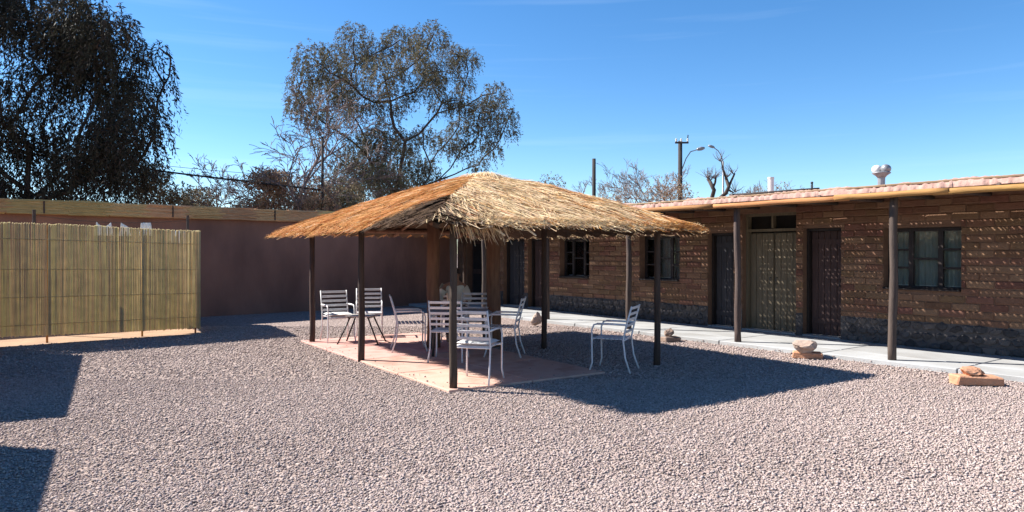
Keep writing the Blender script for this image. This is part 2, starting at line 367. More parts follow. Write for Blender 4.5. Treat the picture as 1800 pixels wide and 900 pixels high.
# pebbles
def pebbles():
    ico = rock_mesh('tmp', 1, 1, 1, 5, sub=1, rough=0.0)
    base = []
    for sd_ in range(6):
        r = np.random.default_rng(sd_)
        phi = (1 + 5 ** .5) / 2
        v = np.array([(-1, phi, 0), (1, phi, 0), (-1, -phi, 0), (1, -phi, 0), (0, -1, phi), (0, 1, phi), (0, -1, -phi), (0, 1, -phi), (phi, 0, -1), (phi, 0, 1), (-phi, 0, -1), (-phi, 0, 1)], float)
        v /= np.linalg.norm(v[0]); v *= (1 + r.uniform(-0.28, 0.22, (12, 1)))
        base.append(v)
    bpy.data.meshes.remove(ico)
    fi = np.array([(0, 11, 5), (0, 5, 1), (0, 1, 7), (0, 7, 10), (0, 10, 11), (1, 5, 9), (5, 11, 4), (11, 10, 2), (10, 7, 6), (7, 1, 8), (3, 9, 4), (3, 4, 2), (3, 2, 6), (3, 6, 8), (3, 8, 9), (4, 9, 5), (2, 4, 11), (6, 2, 10), (8, 6, 7), (9, 8, 1)])
    fo = np.array([(0, 2, 4), (2, 1, 4), (1, 3, 4), (3, 0, 4), (2, 0, 5), (1, 2, 5), (3, 1, 5), (0, 3, 5)])
    vo = np.array([(1, 0, 0), (-1, 0, 0), (0, 1, 0), (0, -1, 0), (0, 0, 1), (0, 0, -1)], float)
    def place(y0, y1, dens, rmin, rmax, far, zoff=0.0, spill=False):
        n = int((y1 - y0) * 2 * 0.78 * y1 * dens)
        Y = RNG.uniform(y0, y1, n); X = RNG.uniform(-0.78 * y1, 0.78 * y1, n)
        ok = np.abs(X) < 0.77 * Y + 0.3
        P = np.stack([X[ok], Y[ok]], 1)
        g = to_local(P, GZ_O, GZ_R); b_ = to_local(P, BL_O, BL_R)
        keep = ~((g[:, 0] > -0.13) & (g[:, 0] < 2.25) & (g[:, 1] > -0.13) & (g[:, 1] < 5.51)) & ~(b_[:, 1] > -1.89)
        edge_pad = ((g[:, 0] > -0.10) & (g[:, 0] < 3.6) & (g[:, 1] > -0.10) & (g[:, 1] < 5.5))
        fl_ = to_local(P, FN_O, FN_R); keep &= ~((fl_[:, 1] > -0.16 + 0.05 * np.sin(fl_[:, 0] * 4)) & (fl_[:, 1] < 1.5) & (fl_[:, 0] < 0.1))
        if spill:
            de = np.minimum(np.minimum(g[:, 0] + 0.12, 2.24 - g[:, 0]), g[:, 1] + 0.12); inp = (de > 0.01) & (g[:, 1] < 5.4)
            dw = b_[:, 1] + 1.88; inw = (dw > -0.12) & (dw < 0.0)
            keep = (inp & (RNG.uniform(0, 1, len(P)) < 0.5 * np.exp(-de / 0.12) + 0.012)) | (inw & (RNG.uniform(0, 1, len(P)) < 0.5))
        P = P[keep]; n = len(P)
        r = RNG.uniform(rmin, rmax, n) * RNG.choice([0.75, 1.0, 1.0, 1.35], n)
        sc = np.stack([r * RNG.uniform(0.8, 1.35, n), r * RNG.uniform(0.7, 1.1, n), r * RNG.uniform(0.42, 0.75, n)], 1)
        a = RNG.uniform(0, 2 * PI, n); tl = RNG.uniform(-0.5, 0.5, n)
        if far: tv = np.repeat((vo * 1.0)[None], n, 0) * (1 + RNG.uniform(-0.25, 0.25, (n, 6, 1))); f = fo
        else: tv = np.array(base)[RNG.integers(0, 6, n)]; f = fi
        q = tv * sc[:, None, :]
        ct, st = np.cos(tl)[:, None], np.sin(tl)[:, None]
        qy = q[..., 1] * ct - q[..., 2] * st; qz = q[..., 1] * st + q[..., 2] * ct
        ca, sa = np.cos(a)[:, None], np.sin(a)[:, None]
        Xw = q[..., 0] * ca - qy * sa + P[:, :1]; Yw = q[..., 0] * sa + qy * ca + P[:, 1:]
        Zw = qz + (r * RNG.uniform(0.0, 0.65, n))[:, None] + zoff
        V = np.stack([Xw, Yw, Zw], -1).reshape(-1, 3); nv = tv.shape[1]
        F = (f[None] + (np.arange(n) * nv)[:, None, None]).reshape(-1, 3)
        o = link('gravel', np_mesh('gravel', V, F), M['pebble'])
        tag(o, 'loose pinkish grey gravel covering the yard', 'gravel', kind='stuff')
        return n
    place(3.9, 5.0, 4200, 0.0055, 0.0105, False)
    place(5.0, 9.0, 2700, 0.007, 0.013, True)
    place(9.0, 15.5, 850, 0.009, 0.017, True)
    place(7.6, 15.5, 330, 0.006, 0.014, True, 0.028, True)
pebbles()

# ------------------------------------------------------------------ long adobe building on the right
B = empty('adobe_building', BL_O, BL_R, 'long low adobe building with doors, windows and dark stone plinth', 'building')
WTOP = 2.62; PL = 0.47
# openings in local x (x = -t): (x0, x1, z0, z1, kind)
OPEN = [(-0.98, 0.215, 1.0, 2.02, 'win'), (-2.45, -1.72, 0.0, 2.06, 'doorR'), (-3.77, -2.59, 0.0, 2.38, 'doorG'),
        (-4.61, -3.97, 0.0, 2.02, 'doorB'), (-6.55, -5.37, 0.98, 1.99, 'win'), (-9.42, -8.27, 0.96, 1.98, 'win'),
        (-10.78, -10.1, 0.0, 2.0, 'doorR'), (-11.97, -10.95, 0.0, 2.0, 'doorB'), (-14.1, -13.0, 0.0, 2.05, 'void')]
XL, XR = -14.5, 3.2
# core wall pieces (mortar surface), split round the openings
def core():
    mb = MB(); ed = sorted({XL, XR} | {o[0] for o in OPEN} | {o[1] for o in OPEN})
    for a, b in zip(ed[:-1], ed[1:]):
        m_ = (a + b) / 2; op = [o for o in OPEN if o[0] < m_ < o[1]]
        if not op: mb.box((m_, 0.19, WTOP / 2), (b - a, 0.38, WTOP))
        else:
            o = op[0]
            mb.box((m_, 0.19, (o[3] + WTOP) / 2), (b - a, 0.38, WTOP - o[3]))
            if o[2] > 0: mb.box((m_, 0.19, o[2] / 2), (b - a, 0.38, o[2]))
    return mb
wall = core().build('wall', M['mortar'], B)
MB().box(((XL + XR) / 2, 2.6, WTOP / 2 - 0.02), (XR - XL, 4.4, WTOP - 0.06)).build('room_block', M['dark'], B)
MB().box(((XL + XR) / 2, 2.45, WTOP + 0.04), (XR - XL + 0.3, 5.1, 0.09), bev=0.02).build('roof', M['mud'], B)
# bricks
bm_var = []
for i in range(5):
    bm_var.append(MB().box((0, 0, 0), (0.374, 0.05, 0.107), bev=0.012, jit=0.005).mesh('brick'))
for me in bm_var: me.materials.append(M['adobe'])
slots = []
row = 0; z = PL + 0.06
while z < 2.5:
    x = XR - (0.19 if row % 2 else 0.0)
    while x > XL + 0.4:
        slots.append((x - 0.195, z)); x -= 0.39
    z += 0.118; row += 1
def blocked(xc, zc, hw=0.186, hz=0.052):
    for o in OPEN:
        if xc + hw > o[0] - 0.012 and xc - hw < o[1] + 0.012 and zc + hz > o[2] - 0.01 and zc - hz < o[3] + 0.01: return True
    return False
good = []
for (xc, zc) in slots:
    iv = [(xc - 0.188, xc + 0.188)]
    for o in OPEN:
        if zc + 0.053 > o[2] + 0.004 and zc - 0.053 < o[3] - 0.004:
            nv = []
            for (a, b) in iv:
                if b <= o[0] or a >= o[1]: nv.append((a, b)); continue
                if a < o[0]: nv.append((a, o[0] - 0.002))
                if b > o[1]: nv.append((o[1] + 0.002, b))
            iv = nv
    for (a, b) in iv:
        if b - a > 0.05: good.append(((a + b) / 2, zc, (b - a) / 0.376))
def vis_size(g):
    p = BL_O + Matrix.Rotation(BL_R, 3, 'Z') @ Vector((g[0], 0, 0))
    k_ = abs(p.x / p.y) if p.y > 0 else 9
    return p.y if k_ < 0.74 else 999
good.sort(key=vis_size)
rest = MB()
for i, (xc, zc, h) in enumerate(good):
    yy = 0.011 + random.uniform(-0.005, 0.004); rr = random.uniform(-0.012, 0.012)
    if i < 295:
        rr *= 0.6
        o = link('brick', random.choice(bm_var), None, B); o.scale = (h, 1, 1)
        o.location = (xc, yy, zc + random.uniform(-0.004, 0.004)); o.rotation_euler = (0, rr, random.uniform(-0.01, 0.01))
    else:
        rest.box((xc, yy, zc), (0.374 * h, 0.05, 0.107), rot=(0, rr, 0), bev=0.01, jit=0.003)
tag(rest.build('brickwork', M['adobe_i'], B), kind='stuff')
# plinth stones
ed = sorted([XL, XR] + [v for o in OPEN if o[2] <= 0 for v in (o[0], o[1])])
for a, b in zip(ed[:-1], ed[1:]):
    if not any(o[2] <= 0 and o[0] < (a + b) / 2 < o[1] for o in OPEN): MB().box(((a + b) / 2, 0.0, 0.24), (b - a - 0.004, 0.03, 0.5)).build('plinth', M['stone'], B)
st_var = [rock_mesh('plinth_stone', 0.118, 0.055, 0.088, 40 + i, sub=1) for i in range(5)]
for me in st_var: me.materials.append(M['stone'])
PLO = [o for o in OPEN if o[2] <= 0]
cnt = 0
for r_ in range(3):
    x = XR - 0.1 - 0.09 * (r_ % 2)
    while x > XL + 0.15:
        if not any(o[0] - 0.1 < x < o[1] + 0.1 for o in PLO):
            o = link('plinth_stone', random.choice(st_var), None, B); cnt += 1
            o.location = (x, -0.02, 0.12 + r_ * 0.15 + random.uniform(-0.012, 0.012))
            o.scale = (random.uniform(0.85, 1.12), 1, random.uniform(0.85, 1.1)); o.rotation_euler = (0, random.uniform(-0.15, 0.15), 0)
        x -= random.uniform(0.165, 0.205)
# windows
def window(o_):
    x0, x1, z0, z1, _ = o_; y = 0.20; W_ = x1 - x0; H_ = z1 - z0
    f = MB(); t = 0.06
    f.box((x0 + t / 2, y, (z0 + z1) / 2), (t, 0.07, H_)); f.box((x1 - t / 2, y, (z0 + z1) / 2), (t, 0.07, H_))
    f.box(((x0 + x1) / 2, y, z1 - t / 2), (W_ - 2 * t, 0.068, t)); f.box(((x0 + x1) / 2, y, z0 + t / 2), (W_ - 2 * t, 0.068, t))
    c1, c2 = x0 + W_ * 0.31, x1 - W_ * 0.31
    for c in (c1, c2): f.box((c, y - 0.002, (z0 + z1) / 2), (0.075, 0.066, H_ - 2 * t))
    fo_ = f.build('window', M['frame'], B)
    cols = [(x0 + t, c1 - 0.0375, 3), (c1 + 0.0375, c2 - 0.0375, 2), (c2 + 0.0375, x1 - t, 3)]
    for (a, b, n) in cols:
        hz = (H_ - 2 * t) / n
        for i in range(n):
            zc = z0 + t + hz * (i + 0.5)
            MB().box(((a + b) / 2, y + 0.012, zc), (b - a - 0.004, 0.006, hz - 0.03)).build('pane', M['glass'], fo_)
            if i: MB().box(((a + b) / 2, y - 0.004, z0 + t + hz * i), (b - a, 0.05, 0.032)).build('glazing_bar', M['frame'], fo_)
    # folded curtain behind the glass
    n = 60; V = []; F = []
    for i in range(n + 1):
        xx = x0 + 0.03 + (W_ - 0.06) * i / n; yy = y + 0.10 + 0.022 * math.sin(i * 1.05) + 0.01 * math.sin(i * 0.37)
        V += [(xx, yy, z0 + 0.02), (xx, yy, z1 - 0.02)]
    for i in range(n): F.append((2 * i, 2 * i + 2, 2 * i + 3, 2 * i + 1))
    MB().add(V, F).build('curtain', M['curtain'], fo_, True)
    MB().box(((x0 + x1) / 2, 0.06, z0 + 0.012), (W_ - 0.02, 0.24, 0.028), bev=0.006).build('sill', M['frame'], fo_)
    MB().box(((x0 + x1) / 2, 0.385, (z0 + z1) / 2), (W_ - 0.01, 0.02, H_ - 0.01)).build('backing', M['dark'], fo_)
for o_ in OPEN:
    if o_[4] == 'win': window(o_)
# doors
def door(o_):
    x0, x1, z0, z1, kd = o_; y = 0.2; W_ = x1 - x0; zt = z1
    if kd == 'doorG': zt = 2.05
    m_ = M[kd]
    fr = MB(); t = 0.05; yf = y - 0.02
    fr.box((x0 + t / 2, yf, z1 / 2 + 0.04), (t, 0.12, z1 - 0.085)); fr.box((x1 - t / 2, yf, z1 / 2 + 0.04), (t, 0.12, z1 - 0.085)); fr.box(((x0 + x1) / 2, yf, z1 - t / 2), (W_ - 2 * t, 0.118, t))
    if kd == 'doorG': fr.box(((x0 + x1) / 2, yf, zt), (W_ - 2 * t, 0.116, 0.05)); fr.box(((x0 + x1) / 2, yf, (zt + z1) / 2), (0.04, 0.1, z1 - zt - 0.08))
    leafs = [(x0 + t, x1 - t)]
    if W_ > 0.9: leafs = [(x0 + t, (x0 + x1) / 2 - 0.006), ((x0 + x1) / 2 + 0.006, x1 - t)]
    for li, (a, b) in enumerate(leafs):
        top = zt - 0.05
        d = MB().box(((a + b) / 2, y + 0.03, (top + 0.08) / 2), (b - a - 0.006, 0.03, top - 0.085)).build('door', m_, B)
        n = max(3, int(round((b - a) / 0.13))); wd = (b - a - 0.02) / n
        for i in range(n):
            MB().box((a + 0.01 + wd * (i + 0.5), y + 0.008, (top + 0.09) / 2), (wd - 0.008, 0.022, top - 0.11), bev=0.004).build('board', m_, d)
        if kd != 'doorG':
            MB().box(((a + b) / 2, y - 0.008, 0.35), (b - a - 0.03, 0.014, 0.1)).build('rail', m_, d)
            MB().box(((a + b) / 2, y - 0.008, top - 0.2), (b - a - 0.03, 0.014, 0.1)).build('rail', m_, d)
        hx = b - 0.06 if li == 0 else a + 0.06
        MB().tube([(hx, y - 0.0, 1.0), (hx, y - 0.05, 1.0), (hx, y - 0.05, 1.12), (hx, y, 1.12)], 0.008, 6).build('handle', M['darkmetal'], d)
    fo_ = fr.build('door_frame', M['frame'] if kd != 'doorG' else M['doorG'], B)
    MB().box(((x0 + x1) / 2, 0.3, z1 / 2 + 0.03), (W_ + 0.1, 0.02, z1 + 0.04)).build('backing', M['dark'], fo_)
    MB().box(((x0 + x1) / 2, 0.12, 0.085), (W_ - 0.02, 0.3, 0.025)).build('threshold', M['concrete'], fo_)
for o_ in OPEN:
    if o_[4].startswith('door'): door(o_)
    elif o_[4] == 'void':
        x0, x1, z0, z1, _ = o_
        d = MB().box(((x0 + x1) / 2 - 0.2, 0.32, z1 / 2 + 0.03), (0.64, 0.04, z1 - 0.1)).build('door', M['doorR'], B)
        MB().box(((x0 + x1) / 2 - 0.2, 0.293, 1.5), (0.5, 0.012, 0.8)).build('panel', M['dark'], d)
        MB().box(((x0 + x1) / 2 - 0.2, 0.293, 0.6), (0.5, 0.012, 0.7)).build('panel', M['dark'], d)
        MB().box(((x0 + x1) / 2, 0.392, z1 / 2), (W_ if False else x1 - x0, 0.02, z1)).build('doorway', M['dark'], B)

# roof pipes (things of their own, standing on the roof)
p = at(1355, 350, Y=17.2)
ch = empty('chimney_pipe', (p.x, p.y, WTOP + 0.08), 0, 'plain white straight vent pipe standing on the flat roof', 'chimney')
MB().tube([(0, 0, 0), (0, 0, 0.72)], 0.07, 12).build('pipe', M['pipe'], ch, False)
MB().lathe([(0.078, 0.70), (0.078, 0.735), (0.05, 0.735)], 12).build('rim', M['pipe'], ch)
p = at(1549, 333, Y=13.8)
cw = empty('chimney_cowl', (p.x, p.y, WTOP + 0.08), BL_R, 'galvanised chimney pipe with forked round cowl on the roof', 'chimney')
MB().tube([(0, 0, 0), (0, 0, 0.40)], [0.062, 0.07], 12).build('pipe', M['galv'], cw)
MB().lathe([(0.068, 0.36), (0.10, 0.40), (0.165, 0.445), (0.17, 0.46), (0.15, 0.47)], 14).build('bowl', M['galv'], cw, True)
for s_ in (-1, 1):
    MB().lathe([(0.03, -0.085), (0.078, -0.06), (0.088, 0.0), (0.078, 0.06), (0.03, 0.085)], 12, Matrix.Translation((s_ * 0.085, 0, 0.53)) @ Matrix.Rotation(PI / 2, 4, 'X')).build('hood', M['pipe'] if s_ < 0 else M['galv'], cw, True)
for (px, py, h_, lab_) in ((1771, 322, 0.16, 'shorter of two dark pipe stubs side by side on the roof'), (1779, 322, 0.2, 'taller of two dark pipe stubs side by side on the roof'), (1427, 346, 0.1, 'lone dark pipe stub between vent pipe and cowl on the roof')):
    p = at(px, py, Y=13.0)
    t_ = empty('roof_stub', (p.x, p.y, WTOP + 0.08), 0, lab_, 'pipe', 'stubs on the roof')
    MB().tube([(0, 0, 0), (0.004, 0, h_ + 0.08)], 0.016, 8).build('pipe', M['darkmetal'], t_)
    MB().lathe([(0.022, h_ + 0.07), (0.026, h_ + 0.09), (0.02, h_ + 0.105)], 8).build('cap', M['darkmetal'], t_)

# ------------------------------------------------------------------ cane pergola in front of it
PG = empty('pergola', BL_O, BL_R, 'cane roofed pergola on round posts along the adobe rooms', 'pergola')
PY = -1.75; ZB = 2.36
for i, x in enumerate((2.6, 0.0, -2.6, -5.2, -7.8, -10.4, -13.0)):
    MB().tube(*pole_pts(x, PY, 0.0, ZB + 0.09, 0.055, random.uniform(-.03, .03)), 12).build('post', M['pale_post'], PG, True)
# front beam: round poles laid end to end
ends = [3.2, 0.75, -0.62, -3.05, -5.4, -8.0, -11.0, -14.3]
for i, (b, a) in enumerate(zip(ends[:-1], ends[1:])):
    dz = 0.010 * (i % 2); n = 7
    pts = [(a - 0.12 + (b - a + 0.2) * j / n, PY - 0.20 - 0.02 * (i % 2), ZB + 0.055 + dz + 0.004 * math.sin(j * 1.3 + i)) for j in range(n + 1)]
    MB().tube(pts, [0.042 + 0.003 * math.sin(j * 2.3 + i) for j in range(n + 1)], 12).build('beam', M['beam'], PG, True)
# rafters
for i in range(22):
    x = 3.0 - i * 0.8
    MB().tube([(x, PY - 0.2, ZB + 0.10), (x + 0.02, -0.9, ZB + 0.115), (x, 0.0, ZB + 0.13)], 0.034, 8).build('rafter', M['pale_post'], PG, True)
# two crossing layers of cane, with open slits between bundles
cn = MB(); x = 3.2; k = 0
while x > -14.4:
    d = random.uniform(0.014, 0.0185)
    cn.tube([(x, PY - 0.13 + random.uniform(-.03, .03), ZB + 0.165), (x + random.uniform(-.016, .016), -0.27, ZB + 0.195)], d, 5, cap=False)
    k += 1; x -= 2 * d + (random.uniform(0.018, 0.031) if k % 2 == 0 else 0.002)
tag(cn.build('cane_mat', M['cane'], PG), kind='stuff')
cn = MB(); y = PY - 0.15; k = 0
while y < -0.285:
    d = random.uniform(0.014, 0.0185); zz = ZB + 0.205 + (y - PY) / 1.75 * 0.03
    x = 3.2
    while x > -14.3:
        L_ = random.uniform(2.2, 3.4)
        cn.tube([(x, y + random.uniform(-.013, .013), zz), (max(x - L_, -14.4), y + random.uniform(-.013, .013), zz)], d, 5, cap=False)
        x -= L_ + 0.01
    k += 1; y += 2 * d + (random.uniform(0.015, 0.027) if k % 2 == 0 else 0.002)
tag(cn.build('cane_mat', M['cane'], PG), kind='stuff')
# boards against the wall, leaving three open slits
for k in range(7):
    x = 3.2 - k * 2.53; MB().box((x - 1.265, -0.122, ZB + 0.195), (2.52, 0.226, 0.022)).build('wall_board', M['cane'], PG)
for (a, b) in ((0.73, 3.2), (0.13, 0.36), (-1.82, -0.69), (-5.6, -2.34), (-9.0, -6.1), (-14.4, -9.6)):
    MB().box(((a + b) / 2, -0.255, ZB + 0.222), (b - a, 0.075, 0.018)).build('cover_strip', M['cane'], PG)
# lumps of mud along the front edge
ml = MB(); nX = 520; V = []; F = []
for i in range(nX + 1):
    x = 3.2 - 17.6 * (i + random.uniform(-.3, .3)) / nX
    h = 0.004 + 0.012 * math.sin(i * 0.17) * math.sin(i * 0.071) + random.uniform(0, 0.02); yo = random.uniform(-.02, .02)
    V += [(x, PY - 0.20 + yo, ZB + 0.11), (x, PY - 0.19 + yo, ZB + 0.16 + h), (x, PY - 0.08 + yo, ZB + 0.215 + h), (x, PY + 0.10 + yo, ZB + 0.222 + h * 0.6), (x, PY + 0.14 + yo, ZB + 0.21)]
for i in range(nX):
    for j in range(4): F.append((5 * i + j, 5 * i + j + 1, 5 * i + 5 + j + 1, 5 * i + 5 + j))
ml.add(V, F).build('mud_edge', M['mud'], PG, True)
pp = empty('roof_pole', (0, 0, 0), 0, 'long dark pole lying along the edge of the pergola roof', 'pole')
pp.location = BL_O; pp.rotation_euler = (0, 0, BL_R)
MB().tube([(-1.1, PY - 0.03, ZB + 0.246), (-1.9, PY - 0.02, ZB + 0.25), (-2.65, PY - 0.03, ZB + 0.246)], [0.014, 0.017, 0.02], 8).build('shaft', M['poleU'], pp, True)
MB().tube([(-2.65, PY - 0.03, ZB + 0.246), (-2.75, PY - 0.03, ZB + 0.246)], 0.026, 8).build('sleeve', M['darkmetal'], pp, True)

# ------------------------------------------------------------------ back wall with reed coping
W_ = empty('boundary_wall', WL_O, WL_R, 'long brown mud boundary wall topped with reed bundles', 'wall')
n = 60; V = []; F = []
nz_ = 10
for i in range(n + 1):
    x = -9.5 + (7.72 + 9.5) * i / n
    for j in range(nz_ + 1):
        V.append((x, random.uniform(-0.018, 0.018) - 0.03 * (j == 0), 2.52 * j / nz_))
for i in range(n):
    for j in range(nz_):
        a = i * (nz_ + 1) + j; F.append((a, a + nz_ + 1, a + nz_ + 2, a + 1))
MB().add(V, F).box((-0.89, 0.17, 1.26), (17.2, 0.3, 2.50)).build('wall', M['wallmud'], W_, True)
x = -9.6; i = 0
while x < 7.5:
    L_ = random.uniform(0.75, 1.15); h = random.uniform(0.30, 0.325)
    pn = MB().box((x + L_ / 2, 0.12 + random.uniform(-.02, .02), 2.45 + h / 2), (L_ - 0.006, 0.52, h), rot=(0, random.uniform(-.01, .01), 0), bev=0.012, jit=0.006).build('reed_bundle', M['coping'], W_)
    rd = MB()
    for k in range(15):
        zc = 2.46 + (h - 0.01) * (k + 0.5) / 15
        e0, e1 = random.uniform(-.14, .06), random.uniform(-.06, .14); yy = -0.158 + random.uniform(-.012, .012)
        rd.tube([(x + e0, yy, zc + random.uniform(-.012, .012)), (x + L_ / 2, yy + random.uniform(-.008, .008), zc + random.uniform(-.014, .014)), (x + L_ + e1, yy, zc + random.uniform(-.012, .012))], random.uniform(0.011, 0.019), 5)
    tag(rd.build('reeds', M['coping'], pn), kind='stuff')
    if i % 3 == 0:
        MB().box((x + L_ * 0.6, -0.175, 2.45 + h / 2), (0.03, 0.03, h - 0.04)).build('tie', M['post'], pn)
    x += L_; i += 1

# ------------------------------------------------------------------ reed screen
FN = empty('reed_screen', FN_O, FN_R, 'olive reed screen on thin posts enclosing the drying yard', 'fence')
def screen(x0, x1, ztop, zbot, M4, posts):
    rd = MB(); x = x0
    while x < x1:
        r = random.uniform(0.0075, 0.0115)
        zt = ztop(x) + random.uniform(-0.014, 0.010) + 0.008 * math.sin(x * 2.3) - (random.uniform(0, 0.12) if random.random() < 0.04 else 0); zb = zbot(x) + random.uniform(-0.015, 0.015)
        yb = 0.012 * math.sin(x * 5.1) + random.uniform(-.003, .003)
        P = [M4 @ Vector((x, yb, zb)), M4 @ Vector((x + random.uniform(-.006, .006), yb + random.uniform(-.006, .006), (zb + zt) / 2)), M4 @ Vector((x + random.gauss(0, .006), yb + random.uniform(-.006, .006), zt))]
        rd.tube(P, r, 4, cap=False)
        x += 2 * r * 0.80 + random.choice([-0.002, -0.001, 0.0, 0.0, 0.003])
    tag(rd.build('reeds', M['reed'], FN), kind='stuff')
    for fz in (0.12, 0.36, 0.6, 0.86):
        n_ = 30
        pts = [M4 @ Vector((x0 + (x1 - x0) * i / n_, -0.02 + 0.012 * math.sin((x0 + (x1 - x0) * i / n_) * 5.1), zbot(0) + (ztop(x0 + (x1 - x0) * i / n_) - zbot(0)) * fz)) for i in range(n_ + 1)]
        MB().tube(pts, 0.006, 5).build('tie_rod', M['reed'], FN)
    for px_ in posts:
        MB().tube([M4 @ Vector((px_, 0.045, 0)), M4 @ Vector((px_, 0.045, ztop(px_) - 0.02))], 0.018, 8).build('post', M['beam'], FN, True)
zt = lambda x: 2.05 + 0.028 * (-x)
zb = lambda x: 0.10 + 0.018 * (-x)
screen(-4.05, 0.02, zt, zb, Matrix.Identity(4), (-3.9, -2.55, -1.02, -0.06))
screen(0.0, 2.6, lambda x: 2.05, lambda x: 0.1, Matrix.Rotation(math.radians(82), 4, 'Z'), (0.9, 1.8, 2.5))

# clothesline with white laundry behind the screen
p0 = at(60, 388, Y=13.9); p1 = at(330, 400, Y=16.0)
CL = empty('clothesline', (p0.x, p0.y, 0), 0, 'clothesline on two posts behind the reed screen', 'clothesline')
d = Vector((p1.x - p0.x, p1.y - p0.y, 0))
MB().tube([(0, 0, 0), (0, 0, 2.45)], 0.03, 8).build('post', M['pale_post'], CL)
MB().tube([d, d + Vector((0, 0, 2.45))], 0.03, 8).build('post', M['pale_post'], CL)
MB().tube([d * f + Vector((0, 0, 2.34 - 0.10 * math.sin(PI * f))) for f in np.linspace(0, 1, 9)], 0.004, 5).build('line', M['cable'], CL)
LAB = ['white shirt pegged by two corners on the clothesline', 'white cloth folded to a point on the clothesline', 'white towel with a square top on the clothesline', 'thin pale sheet at the far end of the clothesline']
for (f, wd, lab, pinch) in ((0.42, 0.26, LAB[0], 1), (0.56, 0.16, LAB[1], 2), (0.70, 0.19, LAB[2], 0), (0.93, 0.30, LAB[3], 0)):
    c = d * f + Vector((0, 0, 2.34 - 0.10 * math.sin(PI * f))) + Vector((p0.x, p0.y, 0)); dn = d.normalized()
    n_ = 12; V = []; F = []
    for i in range(n_ + 1):
        u_ = i / n_ - 0.5
        sag = 0.09 * (1 - (2 * u_) ** 2) if pinch == 1 else (0.1 * (u_ + 0.5) if pinch == 2 else 0.0)
        for j in range(5):
            q = dn * (u_ * wd * (1 + 0.1 * j)) + Vector((-dn.y, dn.x, 0)) * (0.015 * math.sin(i * 1.4 + j * 0.3))
            V.append(tuple(q + Vector((0, 0, -sag * (1 - j / 4) - 0.07 * j - (0.22 if f > 0.9 else 0)))))
    for i in range(n_):
        for j in range(4): F.append((5 * i + j, 5 * i + j + 1, 5 * i + 6 + j, 5 * i + 5 + j))
    cl = MB().add(V, F).build('laundry', M['linen'], None, True); cl.location = c
    sm = cl.modifiers.new('thick', 'SOLIDIFY'); sm.thickness = 0.004
    tag(cl, lab, 'laundry', 'laundry on the line')

# ------------------------------------------------------------------ rooms just left of the view (they throw the shadows on the gravel)
def shed(p_far, p_near, depth, h, label):
    a = Vector((*p_far, 0)); b = Vector((*p_near, 0)); dx = (b - a); L_ = dx.length; rz = math.atan2(dx.y, dx.x)
    r = empty('adobe_shed', a, rz, label, 'shed')                     # local x towards the camera, local y to the right (yard)
    sgn = -1
    MB().box((L_ / 2, sgn * (depth / 2 + 0.0), (h - 0.12) / 2), (L_ - 0.04, depth, h - 0.12), bev=0.01).build('wall', M['wallmud'], r)
    MB().box((L_ / 2, sgn * (depth / 2), h - 0.06), (L_, depth + 0.06, 0.117), bev=0.015).build('roof', M['mud'], r)
    dr = MB().box((L_ * 0.5, 0.012, 1.0), (0.8, 0.05, 2.0), bev=0.006).build('door', M['doorR'], r)
    MB().tube([(L_ * 0.5 + 0.3, 0.03, 1.0), (L_ * 0.5 + 0.3, 0.08, 1.0), (L_ * 0.5 + 0.3, 0.08, 1.12), (L_ * 0.5 + 0.3, 0.03, 1.12)], 0.008, 6).build('handle', M['darkmetal'], dr)
shed((-9.27, 11.82), (-6.9, 7.62), 3.0, 2.4, 'mud walled store room joined to the end of the reed screen')
shed((-6.26, 6.48), (-4.3, 2.95), 3.0, 2.4, 'mud walled store room apart from the reed screen')

# ------------------------------------------------------------------ thatched shelter
GZ = empty('thatched_shelter', GZ_O, GZ_R, 'thatched open shelter on dark round posts over a pink slab', 'shelter')
PADZ = 0.028
AMN, AMX, BMN, BMX = -0.50, 3.62, -0.45, 5.70
KA, KB, ZK, ZE = 1.72, 2.22, 2.83, 1.92
def roof_t(a, b):
    return np.maximum(np.maximum((KA - a) / (KA - AMN), (a - KA) / (AMX - KA)), np.maximum((KB - b) / (KB - BMN), (b - KB) / (BMX - KB)))
def roof_z(a, b):
    t = roof_t(a, b); t = np.maximum(t, 0)
    ts_ = np.sqrt(t * t + 0.03) - 0.05
    return ZK - (ZK - ZE) * np.where(t < 1, np.maximum(ts_, 0.05) ** 1.18, 0.955 + (t - 1) * 1.5)
# posts
for (a, b) in ((0, 0), (-0.08, 2.65), (0.0, 5.2), (3.30, 0.0), (3.0, 2.32), (3.12, 5.2)):
    zt_ = float(roof_z(np.array(a), np.array(b))) - 0.10
    lean = random.uniform(-.015, .015)
    MB().tube(*pole_pts(a, b, 0.0, zt_, 0.045, lean), 12).build('post', M['post'], GZ, True)
# the two thick trunks
for (pp_, r0) in ((at(762, 613), 0.11), (at(868, 609), 0.118)):
    q = to_local(np.array([[pp_.x, pp_.y]]), GZ_O, GZ_R)[0]
    zt_ = float(roof_z(q[0], q[1])) - 0.14
    MB().tube([(q[0], q[1], 0), (q[0] + 0.01, q[1], 0.5), (q[0] - 0.008, q[1] + .01, 1.1), (q[0], q[1], 1.7), (q[0], q[1], zt_)], [r0 * 1.06, r0, r0 * 0.97, r0 * 0.98, r0 * 0.95], 14).build('trunk_pillar', M['pillar'], GZ, True)
